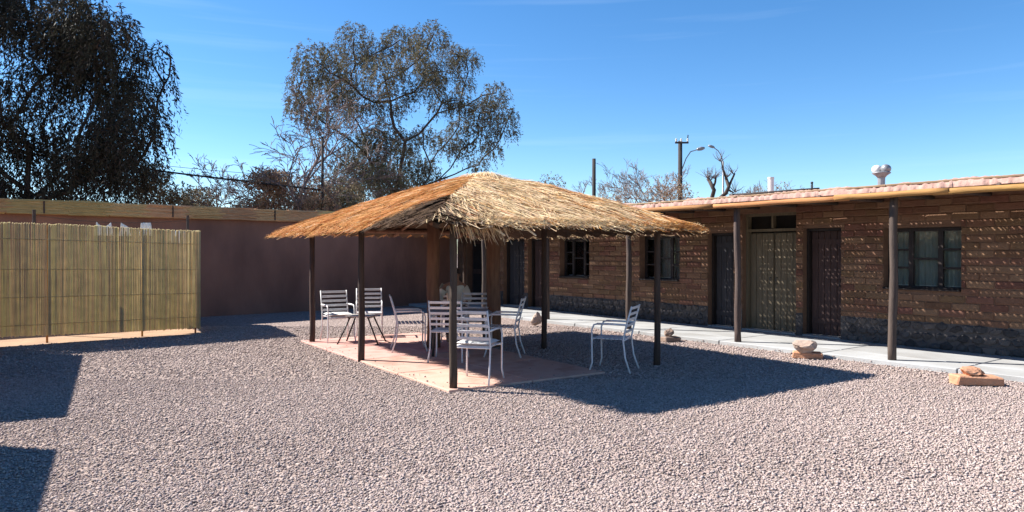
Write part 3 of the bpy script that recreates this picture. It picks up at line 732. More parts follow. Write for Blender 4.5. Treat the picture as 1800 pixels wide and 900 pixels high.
# eave beams and rafters
def beam(a0, b0, a1, b1, r, nm='beam', dz=-0.09):
    n_ = 6
    pts = [(a0 + (a1 - a0) * i / n_, b0 + (b1 - b0) * i / n_, float(roof_z(a0 + (a1 - a0) * i / n_, b0 + (b1 - b0) * i / n_)) + dz) for i in range(n_ + 1)]
    MB().tube(pts, r, 8).build(nm, M['pillar'], GZ, True)
beam(0, -0.3, 0, 5.5, 0.045); beam(3.15, -0.3, 3.1, 5.5, 0.045); beam(-0.3, 0, 3.45, 0, 0.045); beam(-0.3, 5.2, 3.45, 5.2, 0.045)
for (a, b) in ((AMN + .12, BMN + .12), (AMX - .12, BMN + .12), (AMN + .12, BMX - .12), (AMX - .12, BMX - .12)): beam(KA, KB, a, b, 0.04, 'rafter', -0.08)
for f in (0.3, 0.6):
    beam(KA, KB, AMN + .15, BMN + (BMX - BMN) * f, 0.032, 'rafter', -0.07); beam(KA, KB, AMX - .15, BMN + (BMX - BMN) * f, 0.032, 'rafter', -0.07)
beam(KA, KB, KA, BMN + .15, 0.032, 'rafter', -0.07); beam(KA, KB, KA, BMX - .15, 0.032, 'rafter', -0.07)
# thatch: four faces, each a bed of packed stalks and the loose stalks on top
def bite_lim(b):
    """the brown side is worn away next to the near corner: a below this gets dark stalks that paint the shade beneath"""
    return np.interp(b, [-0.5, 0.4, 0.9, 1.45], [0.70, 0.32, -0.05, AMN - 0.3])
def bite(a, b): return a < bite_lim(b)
NS = 0
def thatch_face(which, n, m_, lab, shaded=False, bed=None, prob=None):
    fall = {'L': (-1, 0), 'R': (1, 0), 'F': (0, -1), 'B': (0, 1)}[which]
    # bed grid
    V = []; F = []; nu, nv = 46, 14
    for i in range(nu + 1):
        for j in range(nv + 1):
            r = i / nu; t = j / nv * (0.985 + 0.03 * math.sin(i * 2.1) * (j == nv))
            if which == 'L': ea, eb = AMN, BMN + (BMX - BMN) * r
            elif which == 'R': ea, eb = AMX, BMN + (BMX - BMN) * r
            elif which == 'F': ea, eb = AMN + (AMX - AMN) * r, BMN
            else: ea, eb = AMN + (AMX - AMN) * r, BMX
            a = KA + (ea - KA) * t; b = KB + (eb - KB) * t
            V.append((a, b, float(roof_z(a, b)) - 0.04 + random.uniform(-.008, .008) ))
    for i in range(nu):
        for j in range(nv):
            q = i * (nv + 1) + j
            ca = sum(V[k_][0] for k_ in (q, q + 1, q + nv + 1, q + nv + 2)) / 4; cb = sum(V[k_][1] for k_ in (q, q + 1, q + nv + 1, q + nv + 2)) / 4
            if random.random() < 0.004: continue
            F.append((q, q + 1, q + nv + 2, q + nv + 1))
    if bed is None:
        bed = MB().add(V, F).build('thatch', M['bed'], GZ)
        sm = bed.modifiers.new('thick', 'SOLIDIFY'); sm.thickness = 0.05; sm.offset = -1; bed['label'] = lab
    # stalks
    A = RNG.uniform(AMN, AMX, n * 6); Bv = RNG.uniform(BMN, BMX, n * 6)
    ts = {'L': (KA - A) / (KA - AMN), 'R': (A - KA) / (AMX - KA), 'F': (KB - Bv) / (KB - BMN), 'B': (Bv - KB) / (BMX - KB)}
    tm = roof_t(A, Bv); sel = (ts[which] >= tm - 0.06)
    A = A[sel][:n]; Bv = Bv[sel][:n]; n = len(A)
    if prob is not None:
        kp = RNG.uniform(0, 1, len(A)) < prob(A, Bv); A, Bv = A[kp], Bv[kp]
    if which == 'L':
        kp = bite(A - 0.05, Bv) if shaded else ~bite(A - 0.12 - RNG.uniform(0, 0.2, len(A)), Bv); A, Bv = A[kp], Bv[kp]
    if which == 'F' and not shaded:
        kp = (A > 0.12) | (RNG.uniform(0, 1, len(A)) < 0.25) & (A > -0.25); A, Bv = A[kp], Bv[kp]
    n = len(A)
    # stalks lie in combed tufts
    tuft = np.sin(A * 7.3 + Bv * 3.1) * 0.12 + np.sin(A * 2.1 - Bv * 5.7) * 0.10
    ang = math.atan2(fall[1], fall[0]) + RNG.normal(0, 0.11, n) + tuft
    if which == 'F' and shaded: kp = A < 0.25; A, Bv, ang, tuft = A[kp], Bv[kp], ang[kp], tuft[kp]; n = len(A)
    if which == 'F': ang += 0.10
    Ln = RNG.uniform(0.3, 0.75, n) * (0.6 if shaded else 1); wd = RNG.uniform(0.003, 0.0065, n)
    acr, dwn = (Bv, A) if which in 'LR' else (A, Bv)
    hid = (np.floor((acr + 9) / 0.085) * 131 + np.floor((dwn + 9 + 0.23 * np.sin((acr + 9) * 40)) / 0.36) * 17).astype(int) % 1999
    tA = RNG.normal(0, 0.17, 1999); tL = np.abs(RNG.normal(0, 0.012, 1999)); ang = ang + tA[hid]
    lift = tL[hid] + np.abs(RNG.normal(0, 0.010, n)) + 0.006 + 0.02 * np.maximum(0, np.sin(A * 3.3 + 1.0) * np.sin(Bv * 2.7))
    K = 4; P = np.zeros((n, K, 2, 3)); roll = RNG.uniform(-0.5, 0.5, n); ov = np.abs(RNG.normal(0, 0.085, n)) + 0.005
    ca, sa = np.cos(ang), np.sin(ang)
    for k in range(K):
        s_ = k / (K - 1)
        a = A + ca * Ln * s_; b = Bv + sa * Ln * s_
        a = np.clip(a, AMN - ov, AMX + ov); b = np.clip(b, BMN - ov, BMX + ov)
        zz = roof_z(a, b) + lift * (0.4 + 1.2 * s_)
        w_ = wd * (1.0 if k < K - 1 else 0.3)
        cw_, sw_ = np.cos(roll) * w_, np.sin(roll) * w_
        P[:, k, 0] = np.stack([a - sa * cw_, b + ca * cw_, zz - sw_], 1); P[:, k, 1] = np.stack([a + sa * cw_, b - ca * cw_, zz + sw_], 1)
    V = P.reshape(-1, 3); q0 = (np.arange(n) * K * 2)[:, None]
    F = np.concatenate([q0 + np.array([[2 * k, 2 * k + 1, 2 * k + 3, 2 * k + 2]]) for k in range(K - 1)], 0)
    o = link('stalks', np_mesh('stalks', V, F), m_, bed); tag(o, kind='stuff'); return bed
pB = lambda A, b: 0.06 + 0.85 * np.clip((A - 1.9 + 0.25 * np.sin(b * 5 + A * 3)) / 1.5, 0, 1) ** 1.3
bL = thatch_face('L', 40000, M['strawL'], 'reddish brown thatch slope')
thatch_face('L', 16000, M['strawShade'], '', True, bL)  # dark stalks in the worn gap, coloured as shaded underside
bF = thatch_face('F', 34000, M['strawF'], 'pale straw thatch slope', prob=lambda A, b: 1 - pB(A, b))
thatch_face('F', 9000, M['strawShade'], '', True, bF)
thatch_face('L', 1500, M['strawF'], '', False, bL)
thatch_face('F', 34000, M['strawL'], '', False, bF, prob=pB)
thatch_face('R', 8000, M['strawF'], 'pale straw thatch slope on the building side')
thatch_face('B', 7000, M['strawL'], 'brown thatch slope towards the boundary wall')
# ridge cap bundle and hip bundle hanging over the near corner
def bundle(pts_fn, n, ln, spread, m_, nm):
    V = []; F = []
    for i in range(n):
        P = pts_fn(random.random()); dirv, L_ = P[1], ln * random.uniform(0.6, 1.25)
        p = Vector(P[0]) + Vector((random.gauss(0, spread), random.gauss(0, spread), random.uniform(0, 0.05)))
        dv = (Vector(dirv) + Vector((random.gauss(0, .18), random.gauss(0, .18), random.gauss(0, .08)))).normalized()
        sd_ = dv.cross(Vector((0, 0, 1)));
        sd_ = (sd_.normalized() if sd_.length > 1e-3 else Vector((1, 0, 0))) * random.uniform(.003, .006)
        b0 = len(V)
        for k in range(4):
            s_ = k / 3; q = p + dv * L_ * s_ + Vector((0, 0, -0.28 * L_ * s_ * s_)); w__ = sd_ * (1 if k < 3 else 0.3)
            V += [tuple(q - w__), tuple(q + w__)]
        F += [(b0 + 2 * k, b0 + 2 * k + 1, b0 + 2 * k + 3, b0 + 2 * k + 2) for k in range(3)]
    o = MB().add(V, F).build(nm, m_, GZ); tag(o, kind='stuff'); return o
def f_ridge(r):
    an = r * 2 * PI; return ((KA + 0.10 * math.cos(an), KB + 0.22 * math.sin(an), ZK - 0.03), (math.cos(an), math.sin(an), -0.22))
bundle(f_ridge, 900, 0.5, 0.05, M['strawF'], 'ridge_cap')
def f_tuft(r):
    t = 0.50 + 0.42 * r; a = KA + (random.uniform(-0.35, 0.45) - KA) * t; b = KB + (-0.35 - KB) * t
    return ((a, b, float(roof_z(a, b)) + 0.0), (-0.25 + 0.45 * random.random(), -0.75, -0.42))
bundle(f_tuft, 700, 0.42, 0.05, M['strawF'], 'hanging_tuft')
for i, (p, q) in enumerate((((0.55, -0.1, 2.13), (0.75, -0.62, 1.80)), ((0.1, 1.05, 2.10), (0.55, 0.45, 2.17)), ((0.22, 0.0, 2.08), (0.40, -0.5, 1.80)))):
    MB().tube([p, tuple((Vector(p) + Vector(q)) / 2 + Vector((0, 0, .015))), q], [0.014, 0.013, 0.01], 7).build('loose_stick', M['strawF'], GZ, True)

# ------------------------------------------------------------------ garden furniture
def make_chair():
    r = empty('garden_chair')                         # local x = forward, seat at 0.44 m
    w2 = 0.235; d2 = 0.23
    tb = lambda pts, rr=0.012, nm='leg': MB().tube(pts, rr, 8).build(nm, M['white'], r, True)
    for s_ in (-1, 1):
        y = s_ * w2
        tb([(d2 + 0.03, y * 1.06, 0), (d2 - 0.005, y, 0.12), (d2, y, 0.44), (d2, y, 0.56), (d2 - 0.03, y, 0.63), (d2 - 0.08, y, 0.645)])
        tb([(-d2 - 0.07, y * 1.06, 0), (-d2 + 0.0, y, 0.2), (-d2 + 0.03, y, 0.44), (-d2 - 0.01, y, 0.62), (-d2 - 0.085, y, 0.89)])
        tb([(d2 - 0.075, y, 0.646), (0, y, 0.648), (-d2 - 0.015, y, 0.642)], 0.015, 'armrest')
    for k, z in enumerate((0.545, 0.625, 0.705, 0.785, 0.865)):
        xx = -d2 + 0.022 - 0.03 * (z - 0.44) / 0.18 - max(0, z - 0.62) * 0.15
        MB().box((xx, 0, z), (0.012, 2 * w2 - 0.02, 0.038), rot=(0, -0.25, 0), bev=0.003).build('back_slat', M['white'], r)
    for xx in (d2, -d2 + 0.03): MB().tube([(xx, -w2, 0.43), (xx, w2, 0.43)], 0.011, 8).build('seat_rail', M['white'], r, True)
    for k in range(7):
        MB().box((-d2 + 0.06 + k * 0.062, 0, 0.446), (0.048, 2 * w2 - 0.015, 0.012), bev=0.003).build('seat_slat', M['white'], r)
    return r
def cushion(par):
    n_ = 10; V = []; F = []
    for s_ in (1, -1):
        for i in range(n_ + 1):
            for j in range(n_ + 1):
                u_ = i / n_ * 2 - 1; v_ = j / n_ * 2 - 1
                h = 0.028 * (max(0, 1 - u_ ** 4) * max(0, 1 - v_ ** 4)) ** 0.5
                V.append((0.215 * u_, 0.22 * v_, 0.483 + s_ * h))
    N = (n_ + 1) ** 2
    for s_ in range(2):
        for i in range(n_):
            for j in range(n_):
                q = s_ * N + i * (n_ + 1) + j; f = (q, q + n_ + 1, q + n_ + 2, q + 1); F.append(f if s_ == 0 else f[::-1])
    return MB().add(V, F).build('seat_pad', M['cushion'], par, True)
proto = make_chair(); first = True
CH = [  # X, Y, yaw of the facing direction in degrees, pad, label
    (-3.12, 12.75, -62, True, 'white slatted metal chair at the slab corner beside the low table, facing the yard'),
    (-2.72, 13.55, -78, False, 'white slatted metal chair just behind the low dark legged table'),
    (-1.66, 11.55, 12, False, 'white metal chair turned sideways to the table, beside the left trunk pillar'),
    (-0.93, 10.50, 84, False, 'white metal chair with its back to the yard, pushed up to the main table'),
    (-0.66, 12.05, -95, False, 'white metal chair between the two trunk pillars, behind the main table'),
    (-0.42, 8.77, 72, True, 'white metal chair with seat pad beside the shelter corner post'),
    (-0.13, 10.95, 172, False, 'white metal chair facing the main table from the building side'),
    (1.38, 9.72, 157, False, 'empty white metal chair alone in the shade of the shelter'),
    (-1.02, 12.75, -85, False, 'white metal chair with the seated person on it'),
]
for (X, Y, yaw, pd, lab) in CH:
    c = proto if first else copy_tree(proto)
    first = False
    c.location = (X, Y, 0.005 if X > -0.1 else PADZ); c.rotation_euler = (0, 0, math.radians(yaw))
    tag(c, lab, 'chair', 'white garden chairs')
PADDED = [o for o in COL.objects if o.parent is None and o.get('category') == 'chair']
for o, spec_ in zip(PADDED, CH):
    if spec_[3]: cushion(o)
# main table
T = empty('garden_table', (-0.83, 11.3, PADZ), math.radians(8), 'square slatted table under the middle of the thatch', 'table')
for k in range(9):
    MB().box((0, -0.44 + k * 0.11, 0.64), (0.98, 0.098, 0.022), bev=0.004).build('top_slat', M['tabletop'], T)
for sx in (-1, 1):
    MB().box((sx * 0.4, 0, 0.608), (0.05, 0.9, 0.04)).build('apron', M['tabletop'], T)
    for sy in (-1, 1): MB().tube([(sx * 0.44, sy * 0.44, 0), (sx * 0.4, sy * 0.4, 0.62)], 0.02, 8).build('leg', M['darkmetal'], T, True)
# low table with splayed dark legs
p = at(634, 607)
T2 = empty('low_table', (p.x, p.y + 0.1, PADZ), math.radians(-6), 'small low slatted table on splayed dark legs by two chairs', 'table')
for k in range(5):
    MB().box((0, -0.18 + k * 0.09, 0.48), (0.46, 0.078, 0.018), bev=0.004).build('top_slat', M['tabletop'], T2)
for sx in (-1, 1):
    MB().box((sx * 0.17, 0, 0.458), (0.03, 0.42, 0.026)).build('apron', M['darkmetal'], T2)
    for sy in (-1, 1): MB().tube([(sx * 0.36, sy * 0.24, 0), (sx * 0.27, sy * 0.2, 0.2), (sx * 0.16, sy * 0.16, 0.46)], 0.014, 8).build('leg', M['darkmetal'], T2, True)

# ------------------------------------------------------------------ seated person
def skin_obj(name, verts, edges, radii, m_, parent, root=0, sub=2):
    me = bpy.data.meshes.new(name); me.from_pydata(verts, edges, []); me.update()
    o = link(name, me, m_, parent)
    md = o.modifiers.new('skin', 'SKIN'); md.use_smooth_shade = True
    sv = me.skin_vertices[0].data
    for i, r in enumerate(radii):
        sv[i].radius = (r, r) if not isinstance(r, tuple) else r
        sv[i].use_root = (i == root)
    s_ = o.modifiers.new('sub', 'SUBSURF'); s_.levels = sub; s_.render_levels = sub
    return o
PR = empty('person', (-1.02, 12.75, PADZ), math.radians(-85), 'person in cream shirt and dark trousers seated behind the main table', 'person')
# local x forward, y left; pelvis on the seat
bv = [(-0.06, 0, 0.53), (-0.07, 0, 0.70), (-0.08, 0, 0.88), (-0.07, 0, 1.00), (-0.05, 0, 1.08), (-0.03, 0, 1.15), (-0.015, 0, 1.24),
      (-0.07, 0.17, 0.98), (0.02, 0.25, 0.76), (0.24, 0.20, 0.70), (0.30, 0.18, 0.695),
      (-0.07, -0.17, 0.98), (0.06, -0.27, 0.80), (0.27, -0.26, 0.71), (0.33, -0.25, 0.70),
      (0.0, 0.10, 0.53), (0.36, 0.12, 0.53), (0.40, 0.12, 0.10), (0.50, 0.12, 0.05),
      (0.0, -0.10, 0.53), (0.36, -0.12, 0.53), (0.40, -0.12, 0.10), (0.50, -0.12, 0.05)]
be = [(0, 1), (1, 2), (2, 3), (3, 4), (4, 5), (5, 6), (3, 7), (7, 8), (8, 9), (9, 10), (3, 11), (11, 12), (12, 13), (13, 14), (0, 15), (15, 16), (16, 17), (17, 18), (0, 19), (19, 20), (20, 21), (21, 22)]
brd = [(0.15, 0.11), (0.13, 0.10), (0.15, 0.11), (0.12, 0.09), 0.055, (0.078, 0.088), (0.072, 0.085), 0.06, 0.045, 0.034, 0.03, 0.06, 0.045, 0.034, 0.03, 0.08, 0.06, 0.042, 0.035, 0.08, 0.06, 0.042, 0.035]
body = skin_obj('body', bv, be, brd, M['skin'], PR)
# face features and hands
fc = MB(); fc.tube([(0.055, 0, 1.20), (0.085, 0, 1.175), (0.06, 0, 1.165)], [0.008, 0.015, 0.01], 8); fc.build('nose', M['skin'], body, True)
for s_ in (-1, 1):
    MB().lathe([(0.004, 0), (0.010, 0.003), (0.004, 0.006)], 8, Matrix.Translation((0.062, s_ * 0.03, 1.2)) @ Matrix.Rotation(PI / 2, 4, 'Y')).build('eye', M['hair'], body)
    MB().lathe([(0.006, -0.008), (0.024, -0.004), (0.024, 0.004), (0.006, 0.008)], 8, Matrix.Translation((-0.03, s_ * 0.085, 1.185)) @ Matrix.Rotation(PI / 2, 4, 'X')).build('ear', M['skin'], body)
    hb = Vector((0.31, 0.18, 0.695)) if s_ > 0 else Vector((0.34, -0.25, 0.70))
    MB().box(tuple(hb + Vector((0.045, 0, 0))), (0.09, 0.075, 0.028), bev=0.01).build('palm', M['skin'], body)
    for k, L_ in enumerate((0.065, 0.078, 0.072, 0.056)):
        y0 = hb.y + (-0.028 + 0.0187 * k); x0 = hb.x + 0.085
        MB().tube([(x0, y0, hb.z), (x0 + L_ * 0.5, y0, hb.z + 0.006), (x0 + L_, y0, hb.z - 0.012)], [0.0085, 0.008, 0.006], 6).build('finger', M['skin'], body, True)
    MB().tube([(hb.x + 0.03, hb.y - s_ * 0.035, hb.z), (hb.x + 0.07, hb.y - s_ * 0.062, hb.z), (hb.x + 0.1, hb.y - s_ * 0.066, hb.z - 0.006)], [0.011, 0.01, 0.008], 6).build('thumb', M['skin'], body, True)
MB().tube([(0.062, -0.022, 1.137), (0.07, 0, 1.135), (0.062, 0.022, 1.137)], 0.005, 6).build('mouth', M['brickred'], body)
skin_obj('shirt', [bv[i] for i in (0, 1, 2, 3, 7, 8, 9, 11, 12, 13)], [(0, 1), (1, 2), (2, 3), (3, 4), (4, 5), (5, 6), (3, 7), (7, 8), (8, 9)],
         [(0.165, 0.125), (0.155, 0.12), (0.172, 0.128), (0.12, 0.095), 0.078, 0.062, 0.05, 0.078, 0.062, 0.05], M['shirt'], PR)
skin_obj('trousers', [(-0.06, 0, 0.545), (0.0, 0.10, 0.53), (0.36, 0.12, 0.53), (0.40, 0.12, 0.13), (0.0, -0.10, 0.53), (0.36, -0.12, 0.53), (0.40, -0.12, 0.13)],
         [(0, 1), (1, 2), (2, 3), (0, 4), (4, 5), (5, 6)], [(0.14, 0.105), 0.098, 0.076, 0.06, 0.098, 0.076, 0.06], M['trousers'], PR)
skin_obj('hair', [(-0.05, 0, 1.16), (-0.045, 0, 1.22), (-0.02, 0, 1.275), (0.02, 0, 1.285)], [(0, 1), (1, 2), (2, 3)], [(0.085, 0.06), (0.095, 0.07), (0.085, 0.065), (0.06, 0.03)], M['hair'], PR)

# ------------------------------------------------------------------ bricks and stones lying by the walk
def slab_brick(px, py, size, rz, m_, lab):
    p = at(px, py); o = MB().box((0, 0, size[2] / 2), size, bev=0.015, jit=0.012).build('adobe_block', M[m_])
    o.location = (p.x, p.y, 0.0); o.rotation_euler = (0, 0, rz); return tag(o, lab, 'brick', 'blocks by the walk')
def stone(p, size, rz, m_, lab, sd_):
    me = rock_mesh('stone', size[0] * 1.15, size[1] * 1.15, size[2] * 1.15, sd_, sub=3, rough=0.25); o = link('stone', me, M[m_]); o.location = p; o.rotation_euler = (0.1, 0.12, rz)
    return tag(o, lab, 'stone', 'stones by the walk')
b1 = slab_brick(1716, 677, (0.52, 0.24, 0.115), -0.12, 'brickred', 'orange adobe block on the gravel in front of the big three part window')
stone((b1.location.x - 0.02, b1.location.y + 0.01, 0.155), (0.165, 0.10, 0.06), 0.2, 'brickred', 'reddish flat stone on the orange block before the big window', 3)
b2 = slab_brick(1419, 630, (0.42, 0.22, 0.10), -0.35, 'brickred', 'brown adobe block on the gravel in front of the brown door')
stone((b2.location.x - 0.05, b2.location.y + 0.0, 0.19), (0.21, 0.13, 0.105), 0.3, 'rockpale', 'large pale stone resting on the block before the brown door', 8)
b3 = slab_brick(1179, 601, (0.34, 0.2, 0.09), 0.4, 'rockdark', 'dark brown block on the gravel beside the shelter post')
stone((b3.location.x - 0.04, b3.location.y + 0.02, 0.165), (0.10, 0.09, 0.085), 0.8, 'rockdark', 'dark round stone on the block beside the shelter post', 12)
p = at(942, 574)
stone((p.x, p.y, 0.15), (0.12, 0.085, 0.165), 0.5, 'rockpale', 'upright pale stone at the edge of the walk beyond the shelter', 21)

# ------------------------------------------------------------------ trees
def leaf_cloud(P, D, size, asp, jit=0.5):
    """P positions, D directions -> quads"""
    n = len(P); D = D / np.maximum(np.linalg.norm(D, axis=1, keepdims=True), 1e-6)
    R_ = RNG.normal(size=(n, 3)); Sd = np.cross(D, R_); Sd /= np.maximum(np.linalg.norm(Sd, axis=1, keepdims=True), 1e-6)
    ln = size * RNG.uniform(1 - jit, 1 + jit, (n, 1)); wd = ln * asp
    a = P - Sd * wd * 0.3; b = P + Sd * wd * 0.3
    m1 = P + D * ln * 0.5 + Sd * wd; m0 = P + D * ln * 0.5 - Sd * wd; tip = P + D * ln
    V = np.stack([P, m1, tip, m0], 1).reshape(-1, 3); F = (np.arange(n) * 4)[:, None] + np.arange(4)[None]
    return V, F

def grow(base, fork, clumps, seed, bend=0.25):
    """limbs joining clump centres to the trunk; returns nodes(list of (pos,parent))"""
    r = random.Random(seed); nodes = []; 
    nT = 5
    for i in range(nT + 1):
        f = i / nT; p = Vector(base).lerp(Vector(fork), f) + Vector((r.uniform(-.08, .08), r.uniform(-.08, .08), 0)) * (0 < i < nT)
        nodes.append([p, i - 1, f * 0.1])
    for c in sorted(clumps, key=lambda c: (Vector(c) - Vector(fork)).length):
        c = Vector(c); best = None
        for i, (p, pa, pl) in enumerate(nodes):
            if i < nT - 1: continue
            dv = c - p; cost = dv.length + 0.35 * pl + (0.9 * max(0, -dv.z))
            if best is None or cost < best[0]: best = (cost, i)
        i = best[1]; p0 = nodes[i][0].copy(); L_ = (c - p0).length; n_ = max(2, int(L_ / 0.55))
        off = Vector((r.uniform(-1, 1), r.uniform(-1, 1), r.uniform(-0.4, 0.6))) * L_ * bend * 0.5
        last = i
        for k in range(1, n_ + 1):
            f = k / n_; q = p0.lerp(c, f) + off * math.sin(PI * f) + Vector((r.uniform(-.06, .06), r.uniform(-.06, .06), r.uniform(-.06, .06)))
            nodes.append([q, last, nodes[last][2] + L_ / n_]); last = len(nodes) - 1
    return nodes

def limbs(nodes, rtip, rmax, power=2.3):
    n = len(nodes); wgt = [0.0] * n; kids = [[] for _ in range(n)]
    for i, nd in enumerate(nodes):
        if nd[1] >= 0: kids[nd[1]].append(i)
    rad = [0] * n
    for i in reversed(range(n)):
        rad[i] = rtip if not kids[i] else (sum(rad[k] ** power for k in kids[i])) ** (1 / power)
    sc = min(1.0, rmax / rad[0]); rad = [max(rtip * 0.7, x * sc) for x in rad]
    mb = MB(); done = set()
    for i in range(n):
        main = max(kids[i], key=lambda k: rad[k]) if kids[i] else None
        if i == 0 or nodes[i][1] >= 0 and max(kids[nodes[i][1]], key=lambda k: rad[k]) != i:
            chain = [i] if i == 0 else [nodes[i][1], i]
            while kids[chain[-1]]: chain.append(max(kids[chain[-1]], key=lambda k: rad[k]))
            rr = [rad[k] for k in chain]
            if i != 0: rr[0] = rr[1]
            if i == 0: rr[0] *= 1.25
            mb.tube([nodes[k][0] for k in chain], rr, 7)
    return mb

def weeping(clumps, radii, twigs, leaves, ll, asp, droop=1.0, tl=(0.5, 1.3)):
    Ps = []; Ds = []
    for c, rc in zip(clumps, radii):
        n = max(3, int(twigs * (rc ** 2)))
        d = RNG.normal(size=(n, 3)); d /= np.linalg.norm(d, axis=1, keepdims=True)
        st = np.array(c) + d * rc * RNG.uniform(0.2, 1.0, (n, 1)) ** 0.6 * np.array([1, 1, 0.8])
        out = d.copy(); out[:, 2] = np.maximum(out[:, 2], -0.1)
        L_ = RNG.uniform(*tl, n)
        for k in range(leaves):
            s_ = (k + RNG.uniform(0, 1, n)) / leaves
            p = st + out * (0.30 * s_ * L_)[:, None]; p[:, 2] += 0.10 * np.sin(s_ * PI) - droop * (s_ ** 1.4) * L_
            dr = out * 0.35 + RNG.normal(size=(n, 3)) * 0.45; dr[:, 2] -= 0.8 * droop
            Ps.append(p); Ds.append(dr)
    return leaf_cloud(np.concatenate(Ps), np.concatenate(Ds), ll, asp)

def tree(name, label, base, fork, clumps, radii, leafm, twigs, leaves, ll, asp, seed, rmax=0.35, rtip=0.018, droop=1.0, tl=(0.5, 1.3), group=None, cat='tree', bark='bark', stem='trunk'):
    b = Vector(base); r = empty(name, b, 0, label, cat, group)
    nodes = grow(base, fork, clumps, seed)
    tr = limbs([[n_[0] - b, n_[1], n_[2]] for n_ in nodes], rtip, rmax).build(stem, M[bark], r, True)
    V, F = weeping(clumps, radii, twigs, leaves, ll, asp, droop, tl)
    cr_ = link('crown', np_mesh('crown', V - np.array(b), F), leafm, r)
    return r

# pepper tree behind the shelter
TY = 32.0
pc = [(548, 100, 34), (624, 66, 32), (590, 95, 26), (704, 70, 34), (664, 92, 30), (760, 62, 30), (735, 84, 26), (820, 104, 28), (796, 92, 26), (532, 140, 26), (536, 190, 34), (572, 158, 34), (568, 214, 28),
      (624, 115, 38), (672, 128, 38), (728, 112, 34), (780, 126, 32), (816, 146, 20), (640, 172, 38), (688, 178, 32), (604, 192, 34), (776, 182, 22), (726, 160, 20), (872, 164, 26), (846, 198, 30), (888, 222, 24), (842, 240, 30), (806, 222, 22),
      (784, 252, 30), (676, 232, 36), (648, 276, 38), (700, 276, 40), (622, 250, 26), (602, 282, 26), (680, 318, 40), (640, 318, 30), (720, 316, 34), (756, 290, 20), (866, 262, 18), (842, 288, 18), (560, 250, 16), (744, 330, 24), (522, 172, 20), (900, 200, 14)]
cl = []; rr = []
pc += [(760, 150, 24), (800, 176, 22), (752, 128, 26), (820, 186, 20), (745, 236, 22), (580, 128, 28), (812, 262, 18), (600, 150, 28), (868, 196, 22), (660, 300, 34), (690, 335, 34), (715, 250, 28), (625, 300, 30), (655, 245, 30), (735, 300, 26), (610, 330, 26), (770, 318, 18), (585, 310, 18)]
for (x, y, r_) in pc:
    p = at(x, y, Y=TY + random.uniform(-2.2, 2.2)); cl.append(tuple(p)); rr.append(r_ / FPX * TY)
tb_ = at(705, None, Y=TY)
tree('pepper_tree', 'tall rounded feathery pepper tree behind the thatched shelter', (tb_.x, TY, 0), (tb_.x - 0.1, TY, 3.2), cl, rr, M['leafA'], 250, 14, 0.11, 0.14, 3, rmax=0.75, rtip=0.03, droop=0.75, tl=(0.3, 0.85))

# big dark pepper tree on the left
TY = 25.0
cl = []; rr = []
ys_ = [-160, 0, 50, 90, 150, 200, 250, 300, 345]; xr = [150, 196, 235, 285, 292, 282, 272, 248, 236]
rs = random.Random(5)
for i in range(98):
    y = rs.uniform(-150, 345); xm = float(np.interp(y, ys_, xr)) - 34
    x = xm - (rs.random() ** 1.25) * (xm + 220)
    r_ = rs.uniform(30, 52); p = at(x, y, Y=TY + rs.uniform(-2.6, 2.6)); cl.append(tuple(p)); rr.append(r_ / FPX * TY)
for (x, y, r_) in ((262, 92, 26), (283, 84, 16), (292, 150, 18), (276, 205, 20), (262, 250, 22), (240, 290, 22), (210, 40, 26), (232, 70, 24), (300, 120, 10)):
    p = at(x, y, Y=TY + rs.uniform(-1, 1)); cl.append(tuple(p)); rr.append(r_ / FPX * TY)
tb_ = at(28, None, Y=TY)
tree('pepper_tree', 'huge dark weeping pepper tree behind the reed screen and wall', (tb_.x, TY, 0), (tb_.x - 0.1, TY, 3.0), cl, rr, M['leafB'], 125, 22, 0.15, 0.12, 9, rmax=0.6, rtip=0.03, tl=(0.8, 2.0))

# shrubs showing over the wall
def shrub(px, py_top, Y, wpx, label, leafm, n=14, twigs=420, group='shrubs behind the wall', seed=1, leaves=7, ll=0.085):
    rs_ = random.Random(seed); top = at(px, py_top, Y=Y).z; wd = wpx / FPX * Y; cl = []; rr = []
    for i in range(n):
        u_ = rs_.uniform(-1, 1); hmax = top * (1 - 0.35 * u_ * u_) - 0.3
        zl = at(px, 385, Y=Y).z; z_ = rs_.uniform(min(zl, hmax - 0.2), hmax) if i > n // 3 else hmax
        cl.append((at(px, None, Y=Y).x + u_ * wd / 2, Y + rs_.uniform(-1, 1), z_)); rr.append(rs_.uniform(0.35, 0.62) * Y / 27)
    b_ = at(px, None, Y=Y)
    tree('shrub', label, (b_.x, Y, 0), (b_.x, Y, 0.7), cl, rr, leafm, twigs, leaves, ll, 0.22, seed, rmax=0.16, rtip=0.008, droop=0.12, tl=(0.2, 0.5), group=group, cat='shrub', bark='twig', stem='stem')
shrub(285, 300, 27, 110, 'olive brown shrub over the wall beside the big dark tree', M['leafE'], n=20, seed=21)
shrub(345, 335, 31, 60, 'small olive shrub over the wall between two larger shrubs', M['leafE'], n=9, seed=22)
shrub(490, 305, 26, 120, 'broad reddish brown dry shrub over the wall under a bare tree', M['leafD'], n=30, seed=23)
shrub(548, 318, 25, 70, 'narrow dry shrub over the wall next to the thin pole', M['leafD'], n=16, seed=24)
shrub(610, 325, 27, 80, 'dark olive shrub at the foot of the rounded pepper tree', M['leafE'], n=18, seed=25)
shrub(1165, 318, 38, 80, 'brown dry shrub around the foot of the utility pole', M['leafD'], n=14, twigs=110, seed=26, group='shrubs behind the rooms')
shrub(1085, 332, 44, 60, 'greyish dry shrub between the plain post and the utility pole', M['leafD'], n=8, twigs=80, seed=27, group='shrubs behind the rooms')
shrub(1376, 330, 42, 40, 'small brown shrub behind the white vent pipe', M['leafD'], n=7, twigs=90, seed=28, group='shrubs behind the rooms')
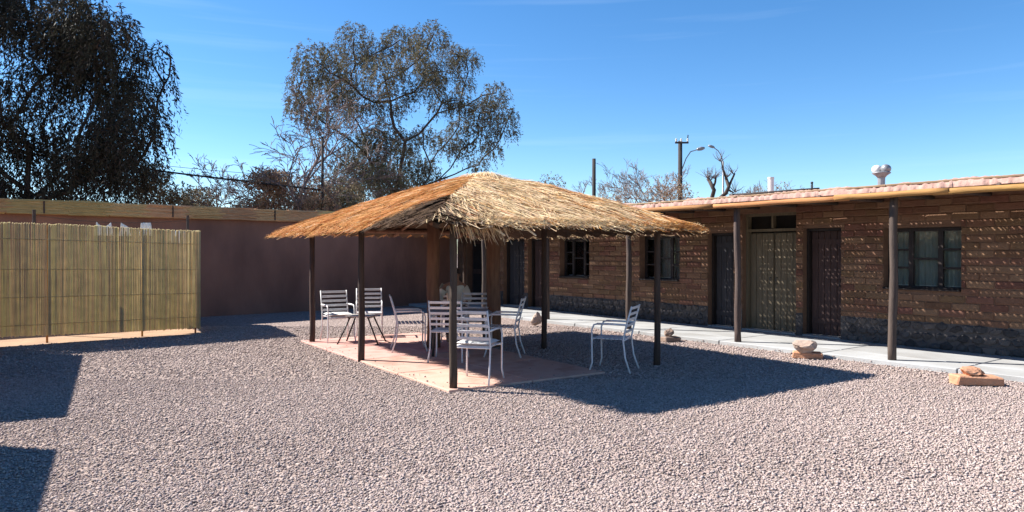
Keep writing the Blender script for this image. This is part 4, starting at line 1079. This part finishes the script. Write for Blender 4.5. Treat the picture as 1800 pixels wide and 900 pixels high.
shrub(965, 318, 40, 44, 'dark green shrub just showing over the thatch top', M['leafE'], n=8, twigs=160, seed=29, group='shrubs behind the rooms')

# bare trees
def bare(base, h, label, seed, spread=0.6, depth=6, r0=0.09, arch=0.0, lean=(0, 0), split=(2, 3), short=0.74):
    rs_ = random.Random(seed); mb = MB()
    def br(p, d, L_, r, dep):
        n_ = 4; pts = [p]; q = Vector(p); dd = Vector(d)
        for i in range(n_):
            dd = (dd + Vector((rs_.gauss(0, .13), rs_.gauss(0, .13), rs_.gauss(0, .08) - arch * (1 - dep / depth)))).normalized()
            q = q + dd * L_ / n_; pts.append(q.copy())
        re = r * 0.66
        mb.tube(pts, [max(0.010, r + (re - r) * i / n_) for i in range(n_ + 1)], 5 if dep > 2 else 3, cap=False)
        if dep <= 0: return
        for _ in range(rs_.randint(*split)):
            nd = (dd + Vector((rs_.uniform(-1, 1), rs_.uniform(-1, 1), rs_.uniform(-0.25, 0.7))) * spread).normalized()
            k_ = rs_.choice((2, 3, 4)); br(pts[k_], nd, L_ * short * rs_.uniform(0.75, 1.1), re * 0.9, dep - 1)
    br(Vector((0, 0, 0)), Vector((lean[0], lean[1], 1)).normalized(), h * 0.5, r0, depth)
    r = empty('bare_tree', base, 0, label, 'tree', 'bare trees'); mb.build('branches', M['twig'], r); return r
def ground_at(px, Y): q = at(px, None, Y=Y); return (q.x, Y, 0)
bare(ground_at(545, 28), 5.8, 'bare tree with arching twigs between the thin pole and the shrubs', 3, spread=0.75, depth=7, arch=0.10, lean=(-0.45, 0), r0=0.10)
bare(ground_at(505, 25), 7.2, 'tall bare tree spreading over the reddish shrub', 31, spread=0.8, depth=7, arch=0.08, lean=(-0.12, 0), r0=0.11)
bare(ground_at(478, 29), 5.6, 'bare grey tree rising from the reddish shrub', 5, spread=0.8, depth=7, arch=0.06, lean=(-0.1, 0), r0=0.08)
bare(ground_at(395, 33), 4.4, 'bare thorny tree in the gap above the wall under the cable', 8, spread=0.85, depth=7, r0=0.07)
bare(ground_at(1352, 45), 6.0, 'bare spreading tree behind the white vent pipe', 12, spread=0.7, depth=7, r0=0.1)
bare(ground_at(1175, 42), 6.2, 'bare twiggy tree behind the utility pole', 15, spread=0.75, depth=7, r0=0.1, arch=0.03)
bare(ground_at(1110, 48), 6.0, 'bare hazy tree beyond the thatch edge', 17, spread=0.75, depth=7, r0=0.09)
bare(ground_at(1320, 50), 5.4, 'bare low tree between the pollards and vent pipe', 19, spread=0.8, depth=7, r0=0.09)
# pollarded dark tree by the second lamp
def pollard(px, Y, pts_px, label):
    b_ = Vector(ground_at(px, Y)); r = empty('pollard_tree', b_, 0, label, 'tree', 'pollarded trees')
    mb = MB()
    for ch_, r0, r1 in pts_px:
        P = [at(x, y, Y=Y) - b_ for (x, y) in ch_]
        if ch_[0][1] > 340: P = [Vector((0, 0, 0))] + P
        for i, q in enumerate(P[1:], 1): q.y += 0.25 * math.sin(i * 2.1)
        mb.tube(P, list(np.linspace(r0, r1, len(P))), 7)
    tr = mb.build('trunk', M['bark'], r, True)
    t2 = MB(); rs_ = random.Random(int(px))
    for ch_, r0, r1 in pts_px:
        e = at(*ch_[-1], Y=Y) - b_
        for i in range(12):
            dv = Vector((rs_.uniform(-.7, .7), rs_.uniform(-.7, .7), rs_.uniform(0.2, 1))).normalized()
            t2.tube([e, e + dv * 0.35, e + dv * 0.7 + Vector((rs_.uniform(-.15, .15), 0, 0.05))], [0.02, 0.012, 0.005], 4, cap=False)
    t2.build('twigs', M['twig'], r)
pollard(1252, 38, [([(1252, 352), (1253, 335), (1247, 318)], 0.13, 0.10), ([(1252, 332), (1259, 320), (1256, 314)], 0.07, 0.05), ([(1248, 322), (1245, 314)], 0.06, 0.05)], 'short pollarded bare tree with two stubs above the roof')
pollard(1270, 40, [([(1262, 352), (1274, 340), (1281, 328), (1278, 312)], 0.14, 0.09), ([(1280, 330), (1287, 318), (1289, 306)], 0.08, 0.05), ([(1280, 334), (1292, 338)], 0.06, 0.03), ([(1272, 342), (1284, 350), (1292, 348)], 0.06, 0.03), ([(1277, 316), (1272, 296), (1266, 284)], 0.06, 0.03)], 'crooked pollarded bare tree wrapped round the second lamp pole')

# ------------------------------------------------------------------ poles, lamps and cable
def upole(px, Y, pytop, r0, label, name='utility_pole'):
    b_ = Vector(ground_at(px, Y)); h = at(px, pytop, Y=Y).z; r = empty(name, b_, 0, label, 'pole')
    MB().tube([(0, 0, 0), (0, 0, h * 0.5), (0, 0, h)], [r0 * 1.1, r0, r0 * 0.9], 10).build('shaft', M['poleU'], r, True)
    return r, h
r, h = upole(1195.5, 40, 248, 0.13, 'dark utility pole with insulators and a curved lamp arm')
MB().box((0.05, -0.16, h - 0.12), (0.75, 0.09, 0.09)).build('crossarm', M['poleU'], r)
for xx in (-0.26, 0.02, 0.38):
    MB().lathe([(0.03, 0), (0.06, 0.04), (0.04, 0.08), (0.06, 0.13), (0.03, 0.19)], 8, Matrix.Translation((xx, -0.16, h - 0.07))).build('insulator', M['insul'], r)
MB().tube([(0.38, -0.16, h + 0.1), (0.4, -0.16, h + 0.32)], 0.03, 6).build('fuse_rod', M['poleU'], r)
arm = MB().tube([(0.08, -0.1, h - 1.6), (0.3, -0.12, h - 1.0), (0.55, -0.15, h - 0.62), (0.95, -0.18, h - 0.5)], 0.03, 7).build('lamp_arm', M['galv'], r, True)
MB().lathe([(0.03, -0.24), (0.09, -0.16), (0.11, 0.05), (0.06, 0.22)], 10, Matrix.Translation((1.1, -0.19, h - 0.46)) @ Matrix.Rotation(PI / 2 - 0.2, 4, 'Y')).build('lamp_head', M['galv'], r, True)
upole(1044, 35, 279, 0.10, 'plain dark post rising behind the thatched roof', 'wooden_pole')
upole(567, 24.4, 240, 0.05, 'thin pole beside the bare tree behind the wall', 'thin_pole')
b_ = Vector(ground_at(1271, 45)); SL = empty('street_lamp', b_, 0, 'pale street lamp pole with arm bent towards the utility pole', 'street lamp')
h = at(1271, 284, Y=45).z
MB().tube([(0, 0, 0), (0, 0, h)], [0.08, 0.055], 8).build('pole', M['galv'], SL, True)
MB().tube([(0, 0, h - 0.02), (-0.12, 0, h + 0.35), (-0.32, 0, h + 0.68), (-0.62, 0, h + 0.9)], 0.03, 7).build('arm', M['galv'], SL, True)
MB().lathe([(0.03, -0.22), (0.08, -0.14), (0.09, 0.05), (0.05, 0.2)], 10, Matrix.Translation((-0.75, 0, h + 0.95)) @ Matrix.Rotation(-PI / 2 + 0.3, 4, 'Y')).build('lamp_head', M['galv'], SL, True)
def cable(p0, p1, sag, r_, label):
    o = MB().tube([p0.lerp(p1, f) - Vector((0, 0, sag * math.sin(PI * f))) for f in np.linspace(0, 1, 15)], r_, 5).build('overhead_cable', M['cable'], None, True)
    return tag(o, label, 'cable')
cable(at(40, 268, Y=27), at(567, 334, Y=24.35), 0.05, 0.034, 'thick black cable from the dark tree to the thin pole')
cable(at(60, 262, Y=27.5), at(567, 314, Y=24.35), 0.12, 0.009, 'fine wire strung above the thick black cable')
